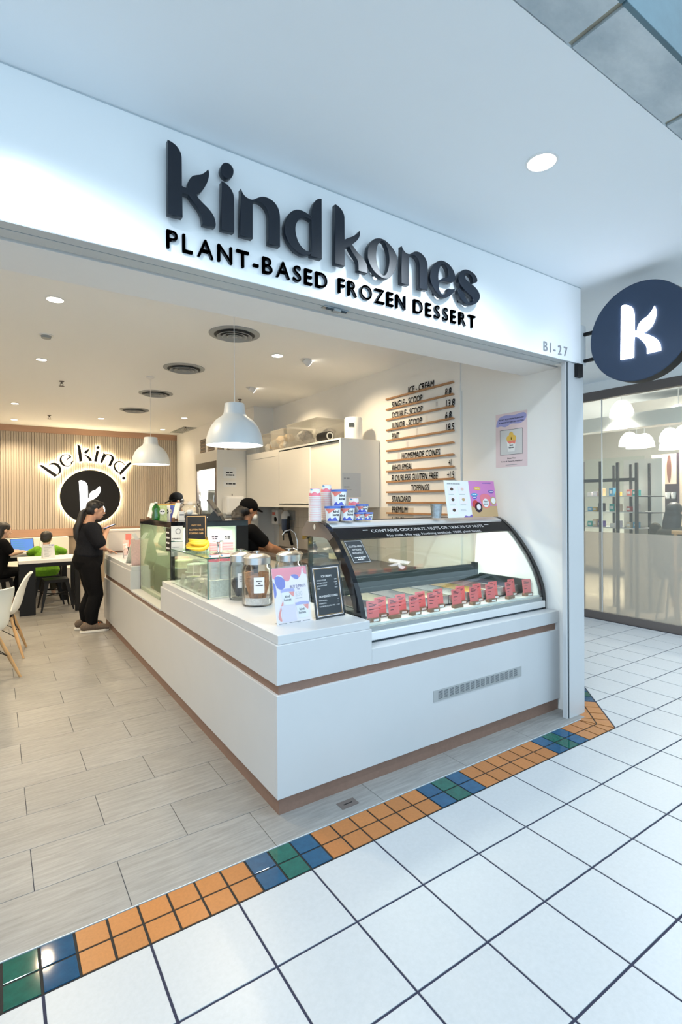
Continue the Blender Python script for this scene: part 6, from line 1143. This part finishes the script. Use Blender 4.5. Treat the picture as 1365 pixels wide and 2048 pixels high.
def torso(mb, pel, che, nek, hw, cw, wd, dp, extra=0., f=(1, 0, 0)):
    pel, che, nek = Vector(pel), Vector(che), Vector(nek); w = mid(pel, che, .45)
    up = Vector((0, 1, 0)) if abs(Vector(f).x) > .7 else Vector((1, 0, 0))
    mb.tube([pel-Vector((0, 0, .09)), pel, w, mid(pel, che, .8), che, mid(che, nek, .55), mid(che, nek, .85)], [(hw*.82, dp*.85), (hw+extra, dp+extra), (wd+extra, dp*.90+extra), (cw+extra, dp*1.0+extra), (cw*1.03+extra, dp*.95+extra), (cw*.80+extra, dp*.72+extra), (cw*.35+extra, dp*.48+extra)], 20, up=up)
# ---- the customer standing at the counter with a phone (local x = facing)
W1 = thing('person', 'standing woman in black clothes and grey trainers looking at a phone by the counter', 'person', (.522, 5.05, 0))
b = MB(); hc = (.045, 0, 1.462); R_ = head_on(b, hc, (.98, 0, -.20), Z1, 1.0)
b.tube([(-.045, 0, 1.27), (-.02, 0, 1.34), (.005, 0, 1.40)], [(.060, .062), (.054, .056), (.056, .060)], 14, up=Y1)
torso(b, (-.035, 0, .86), (-.01, 0, 1.17), (-.03, 0, 1.33), .175, .165, .155, .125)
SR, ER, WR = (-.035, -.175, 1.245), (.075, -.215, 1.035), (.125, -.16, 1.165); SL, EL, WL = (-.035, .175, 1.245), (.03, .235, 1.02), (.19, .20, .955)
for S_, E_, Wr in ((SR, ER, WR), (SL, EL, WL)): limb(b, [S_, mid(S_, E_, .4), E_], [.062, .056, .046]); limb(b, [E_, mid(E_, Wr, .35), Wr], [.046, .043, .027])
hand(b, WR, (.30, .12, .85), (.6, .75, -.1), 1, .75); hand(b, WL, (.9, -.15, -.30), (0, 0, -1), -1, .25)
for q, xk, xa in ((-1, .035, -.01), (1, .02, -.045)): limb(b, [(-.03, q*.09, .82), (xk-.005, q*.10, .46), (xa-.02, q*.10, .10)], [.10, .065, .045])
flesh('body', b, 'skin', W1, .0065, 5); face_bits(W1, hc, R_)
b = MB(); torso(b, (-.035, 0, .93), (-.01, 0, 1.17), (-.03, 0, 1.335), .188, .175, .172, .150, .012)
for S_, E_ in ((SR, ER), (SL, EL)): limb(b, [S_, mid(S_, E_, .5), mid(S_, E_, .80)], [.082, .080, .078])
b.ball((-.02, 0, 1.16), (.155, .17, .12), 16, 10); flesh('tshirt', b, 'clothn', W1, .009, 5)
b = MB(); b.tube([(-.03, 0, .98), (-.035, 0, .92), (-.05, 0, .84), (-.045, 0, .76)], [(.178, .158), (.186, .165), (.195, .172), (.16, .14)], 20, up=Y1); b.ball((-.10, 0, .83), (.11, .17, .11), 16, 10)
for q, xk, xa in ((-1, .035, -.01), (1, .02, -.045)): limb(b, [(-.035, q*.09, .80), (-.01, q*.10, .62), (xk-.005, q*.105, .44), (xa-.015, q*.105, .24), (xa-.01, q*.105, .13)], [.118, .105, .085, .082, .066])
flesh('trousers', b, 'cloth', W1, .009, 5)
for q, xa in ((-1, -.01), (1, -.045)):
    b = MB(); b.tube([(xa-.135, q*.11, .058), (xa-.10, q*.11, .066), (xa-.03, q*.113, .074), (xa+.05, q*.117, .060), (xa+.12, q*.12, .048), (xa+.178, q*.12, .038)], [(.024, .026), (.052, .040), (.058, .046), (.044, .050), (.040, .052), (.026, .040)], 14, up=Z1); b.tube([(xa-.045, q*.11, .07), (xa-.05, q*.11, .115)], [(.045, .038)]*2, 12, up=X1); s_ = flesh('shoe', b, 'shoe', W1, .006, 3)
    sb = MB().prism([(xa-.142, q*.11-.022), (xa-.10, q*.11-.038), (xa+.05, q*.117-.046), (xa+.12, q*.12-.048), (xa+.175, q*.12-.025), (xa+.175, q*.12+.025), (xa+.12, q*.12+.048), (xa+.05, q*.117+.042), (xa-.10, q*.11+.038), (xa-.142, q*.11+.022)], 0, .028); part('sole', sb, 'sole', s_, bev=.006)
    for k in range(4): part('shoelace', MB().tube([(xa+.060+.022*k, q*.118-.040, .080-.008*k), (xa+.060+.022*k, q*.118, .106-.010*k), (xa+.060+.022*k, q*.118+.040, .080-.008*k)], .0045, 6), 'lace', s_)
b = MB(); c = Vector(hc); B = lambda p, r: b.ball(c+R_ @ Vector(p), r, 16, 12, rot=R_)
B((-.022, 0, .040), (.096, .083, .086)); B((-.055, 0, -.01), (.062, .076, .07)); B((.035, 0, .080), (.050, .066, .036)); flesh('hair', b, 'hair', W1, .007, 3)
part('ponytail', MB().tube([c+R_ @ Vector((-.10, 0, -.01)), c+R_ @ Vector((-.145, .0, -.05)), (-.135, -.02, 1.32), (-.165, -.03, 1.24), (-.165, -.03, 1.14), (-.150, -.03, 1.06)], [.022, .03, .040, .045, .038, .010], 12), 'hair', W1, sm=True); part('hair_tie', MB().lathe([(.020, -.008), (.030, 0), (.020, .008)], 14, tuple(c+R_ @ Vector((-.115, 0, -.022)))), 'ink', W1, sm=True)
ph = thing('phone', 'phone with a bright screen held by the standing woman', 'phone', (.700, 4.92, 1.262)); part('body', MB().obox((0, 0, 0), (.068, .0, .026), (0, .037, 0), (-.0016, 0, .0040)), 'black', ph); part('screen', MB().obox((-.0018, 0, .0046), (.062, 0, .0238), (0, .034, 0), (-.0001, 0, .0003)), 'phone', ph)
# ---- woman at the laptop (left edge, seated, facing +X)
def seated(base, rz, lab, skin_, top, legs_, hd, sh, pel, R0, knees, ankles, arms, s=1., sleeve=.75, top_extra=.012, hairf=None, face=True, hands=True, w=1.):
    t = thing('person', lab, 'person', base, rz); b = MB(); hc = Vector(hd); R_ = head_on(b, hc, R0, Z1, s)
    nb_ = Vector((sh[0], 0, sh[2]+.02)); b.tube([nb_, hc-R_ @ Vector((.012, 0, .06))*s], [(.050*s, .052*s), (.050*s, .055*s)], 12, up=Y1)
    che = (sh[0]+.01, 0, sh[2]-.12*s); torso(b, pel, che, nb_+Vector((0, 0, .03*s)), .150*s*w, .150*s*w, .135*s*w, .105*s*w)
    for q, E_, Wr in arms:
        S_ = Vector((sh[0], q*sh[1], sh[2])); limb(b, [S_, E_], [.050*s, .040*s]); limb(b, [E_, mid(E_, Wr, .4), Wr], [.040*s, .037*s, .025*s])
        if hands: hand(b, Wr, Vector(Wr)-Vector(E_), (0, 0, -1), q*1, .35, .95*s)
    for q, K, A in zip((-1, 1), knees, ankles): limb(b, [(pel[0], q*.085*s, pel[2]), K, A], [.085*s, .060*s, .040*s]); b.tube([Vector(A)+Vector((-.05, 0, -.05))*s, Vector(A)+Vector((.04, 0, -.045))*s, Vector(A)+Vector((.16, 0, -.065))*s], [.030*s, .036*s, .020*s], 10)
    flesh('body', b, skin_, t, .007, 5)
    if face: face_bits(t, hc, R_, s)
    b = MB(); torso(b, pel, che, nb_+Vector((0, 0, .035*s)), .178*s*w, .160*s*w, .160*s*w, .138*s*w, top_extra)
    for q, E_, Wr in arms:
        S_ = Vector((sh[0], q*sh[1], sh[2]))
        if sleeve <= 1: limb(b, [S_, mid(S_, E_, sleeve)], [.068*s, .062*s])
        else: limb(b, [S_, E_, mid(E_, Wr, sleeve-1)], [.070*s, .058*s, .050*s])
    flesh('top', b, top, t, .009, 5)
    b = MB(); b.tube([Vector(pel)+Vector((0, 0, .03*s)), Vector(pel)-Vector((0, 0, .02*s)), Vector(pel)-Vector((0, 0, .07*s))], [(.13*s*w, .105*s*w), (.168*s*w, .13*s*w), (.15*s, .12*s)], 18, up=Y1)
    for q, K, A in zip((-1, 1), knees, ankles): limb(b, [(pel[0], q*.085*s, pel[2]), K, mid(K, A, .85)], [.098*s, .074*s, .056*s])
    flesh('trousers', b, legs_, t, .009, 4)
    b = MB(); B = lambda p, r: b.ball(hc+R_ @ Vector(p)*s, tuple(q*s for q in r), 16, 12, rot=R_)
    if hairf: hairf(b, B, hc, R_)
    flesh('hair', b, 'hair', t, .007, 3)
    return t, hc, R_
def long_hair(b, B, hc, R_):
    B((-.020, 0, .042), (.098, .086, .084)); B((-.055, 0, -.02), (.060, .080, .085)); b.tube([hc+R_ @ Vector((-.05, 0, -.03)), hc+R_ @ Vector((-.075, 0, -.12)), hc+R_ @ Vector((-.085, 0, -.24)), hc+R_ @ Vector((-.09, 0, -.34))], [(.085, .06), (.09, .06), (.085, .05), (.05, .03)], 14, up=Y1)
def short_hair(b, B, hc, R_):
    B((-.018, 0, .045), (.104, .090, .088)); B((-.050, 0, .0), (.068, .084, .075)); B((.04, 0, .085), (.055, .07, .032))
seated((-.41, 7.27, 0), .35, 'seated woman in black typing on the laptop at the left edge', 'skin3', 'cloth', 'cloth', (.06, 0, 1.145), (-.01, .165, .97), (-.07, 0, .52), (.96, 0, -.22), ((.33, -.11, .52), (.33, .11, .52)), ((.20, -.11, .10), (.20, .11, .10)), ((-1, (.08, -.20, .81), (.26, -.10, .815)), (1, (.08, .20, .81), (.28, .07, .815))), hairf=long_hair)
st2 = stool(-.45, 7.25, .35, 'black metal stool under the seated woman')
# ---- child in lime green, from behind (faces the far table)
seated((.19, 7.22, 0), 1.45, 'seated child in a lime green top seen from behind', 'skin3', 'lime', 'olive', (.055, 0, 1.0), (.0, .120, .835), (-.03, 0, .52), (.97, -.20, -.15), ((.26, -.08, .50), (.26, .08, .50)), ((.24, -.08, .17), (.24, .08, .17)), ((-1, (.10, -.235, .785), (.30, -.16, .80)), (1, (.10, .225, .785), (.30, .12, .80))), s=.92, sleeve=1.45, hairf=short_hair, w=1.05)
# ---- staff: cap, mask
def staff(base, rz, lab, skin_, hz, s, arms, pony=True):
    t = thing('person', lab, 'person', base, rz); b = MB(); hc = Vector((.05, 0, hz)); R_ = head_on(b, hc, (.96, 0, -.25), Z1, s); shz = hz-.215*s
    b.tube([(0, 0, shz+.03), (.02, 0, shz+.09), (.03, 0, hz-.06)], [(.056, .058), (.052, .054), (.052, .056)], 12, up=Y1)
    torso(b, (-.01, 0, .86), (0, 0, shz-.11), (0, 0, shz+.06), .165, .165, .15, .118)
    for q, E_, Wr in arms:
        S_ = Vector((0, q*.17, shz)); limb(b, [S_, E_], [.056, .046]); limb(b, [E_, mid(E_, Wr, .35), Wr], [.048, .046, .028]); hand(b, Wr, Vector(Wr)-Vector(E_), (0, 0, -1), q, .35)
    for q in (-1, 1): limb(b, [(-.01, q*.09, .82), (0, q*.1, .45), (-.02, q*.1, .07)], [.10, .065, .045]); b.tube([(-.07, q*.1, .03), (.02, q*.1, .035), (.15, q*.1, .02)], [.03, .035, .02], 10)
    flesh('body', b, skin_, t, .007, 5); face_bits(t, hc, R_, s, lips=False)
    b = MB(); torso(b, (-.01, 0, .90), (0, 0, shz-.11), (0, 0, shz+.065), .175, .172, .165, .14, .012)
    for q, E_, Wr in arms: limb(b, [Vector((0, q*.17, shz)), mid((0, q*.17, shz), E_, .6)], [.076, .070])
    flesh('tshirt', b, 'cloth', t, .009, 5)
    b = MB(); b.tube([(-.01, 0, .95), (-.01, 0, .76)], [(.18, .15), (.17, .15)], 18, up=Y1)
    for q in (-1, 1): limb(b, [(-.01, q*.09, .80), (0, q*.1, .45), (-.02, q*.1, .10)], [.112, .08, .06])
    flesh('trousers', b, 'cloth', t, .009, 4)
    b = MB(); B = lambda p, r, m=b: m.ball(hc+R_ @ Vector(p)*s, tuple(q*s for q in r), 16, 12, rot=R_)
    B((-.045, 0, -.01), (.068, .080, .06)); 
    if pony:
        for k, (p, r) in enumerate((((-.085, 0, -.03), .065), ((-.105, .01, -.075), .072), ((-.11, -.02, -.12), .070), ((-.105, .02, -.165), .066), ((-.09, 0, -.205), .05))): B(p, (r, r*1.05, r))
    flesh('hair', b, 'hair', t, .007, 3)
    b = MB(); m_ = lambda p, r: b.ball(hc+R_ @ Vector(p)*s, tuple(q*s for q in r), 16, 12, rot=R_); m_((-.010, 0, .050), (.104, .090, .085)); cp_ = flesh('cap', b, 'cloth', t, .007, 4)
    vz = []; 
    for k in range(9):
        a = -1.15+2.3*k/8; e = math.cos(a/1.15*PI/2)
        vz += [(.075*math.cos(a)+.012, .092*math.sin(a), .042), (.085+.085*e, .085*math.sin(a), .030-.012*(1-abs(a)))]
    mbv = MB().add([tuple(hc+R_ @ Vector(p)*s) for p in vz], [(2*k, 2*k+1, 2*k+3, 2*k+2) for k in range(8)]); v_ = part('visor', mbv, 'cloth', t, sm=True); md = v_.modifiers.new('thick', 'SOLIDIFY'); md.thickness = .004
    b = MB(); b.ball(hc+R_ @ Vector((.070, 0, -.055))*s, (.045*s, .058*s, .050*s), 16, 12, rot=R_); part('face_mask', b, 'maskm', t, sm=True)
    return t
staff((1.785, 3.33, 0), .05, 'worker in a black cap and mask washing up at the sink', 'skin2', 1.462, 1.0, ((-1, (.20, -.20, 1.06), (.44, -.10, .985)), (1, (.22, .20, 1.06), (.44, .09, .985))))
staff((1.80, 5.75, 0), 3.2, 'worker in a black cap half hidden behind the cake display', 'skin2', 1.565, 1.0, ((-1, (.05, -.22, 1.05), (.22, -.12, 1.0)), (1, (.05, .22, 1.05), (.22, .12, 1.0))), pony=False)
t = thing('dish_towel', 'crumpled grey towel by the hands of the worker at the sink', 'towel', (2.33, 3.22, .90)); q = MB().ball((0, 0, .05), (.11, .07, .05), 14, 9); rr = random.Random(5); q.v = [(x+rr.uniform(-.014, .014), y+rr.uniform(-.012, .012), max(0, z+rr.uniform(-.012, .014))) for x, y, z in q.v]; part('cloth', q, 'towel', t, sm=True)
# ---- visitor in the next shop, from behind
def vis_hair(b, B, hc, R_):
    B((-.018, 0, .040), (.104, .092, .090)); B((-.05, 0, -.02), (.07, .088, .09)); b.tube([hc+R_ @ Vector((-.03, 0, -.02)), hc+R_ @ Vector((-.06, 0, -.14)), hc+R_ @ Vector((-.075, 0, -.27)), hc+R_ @ Vector((-.075, 0, -.38))], [(.10, .075), (.105, .075), (.10, .065), (.07, .035)], 14, up=Y1)
seated((6.60, 1.17, .09), .1, 'dark-haired person in a dark olive coat behind the frosted glass, from the back', 'skin3', 'olive', 'olive', (.05, 0, 1.30), (-.0, .20, 1.10), (-.03, 0, .62), (.97, -.10, -.1), ((.38, -.11, .60), (.38, .11, .60)), ((.40, -.11, .12), (.40, .11, .12)), ((-1, (.10, -.25, .86), (.32, -.16, .86)), (1, (.10, .25, .86), (.32, .12, .86))), sleeve=1.9, hairf=vis_hair, hands=False, w=1.25, face=False)
t = thing('bar_stool', 'dark bar stool under the person in the next shop', 'stool', (6.585, 1.17, 0)); part('seat', MB().lathe([(1e-6, .57), (.17, .57), (.18, .59), (.17, .61), (1e-6, .62)], 24), 'darkpost', t, sm=True)
for k in range(4): part('leg', MB().tube([(.10*math.cos(k*PI/2+.78), .10*math.sin(k*PI/2+.78), .57), (.20*math.cos(k*PI/2+.78), .20*math.sin(k*PI/2+.78), 0)], .012, 8), 'darkpost', t)
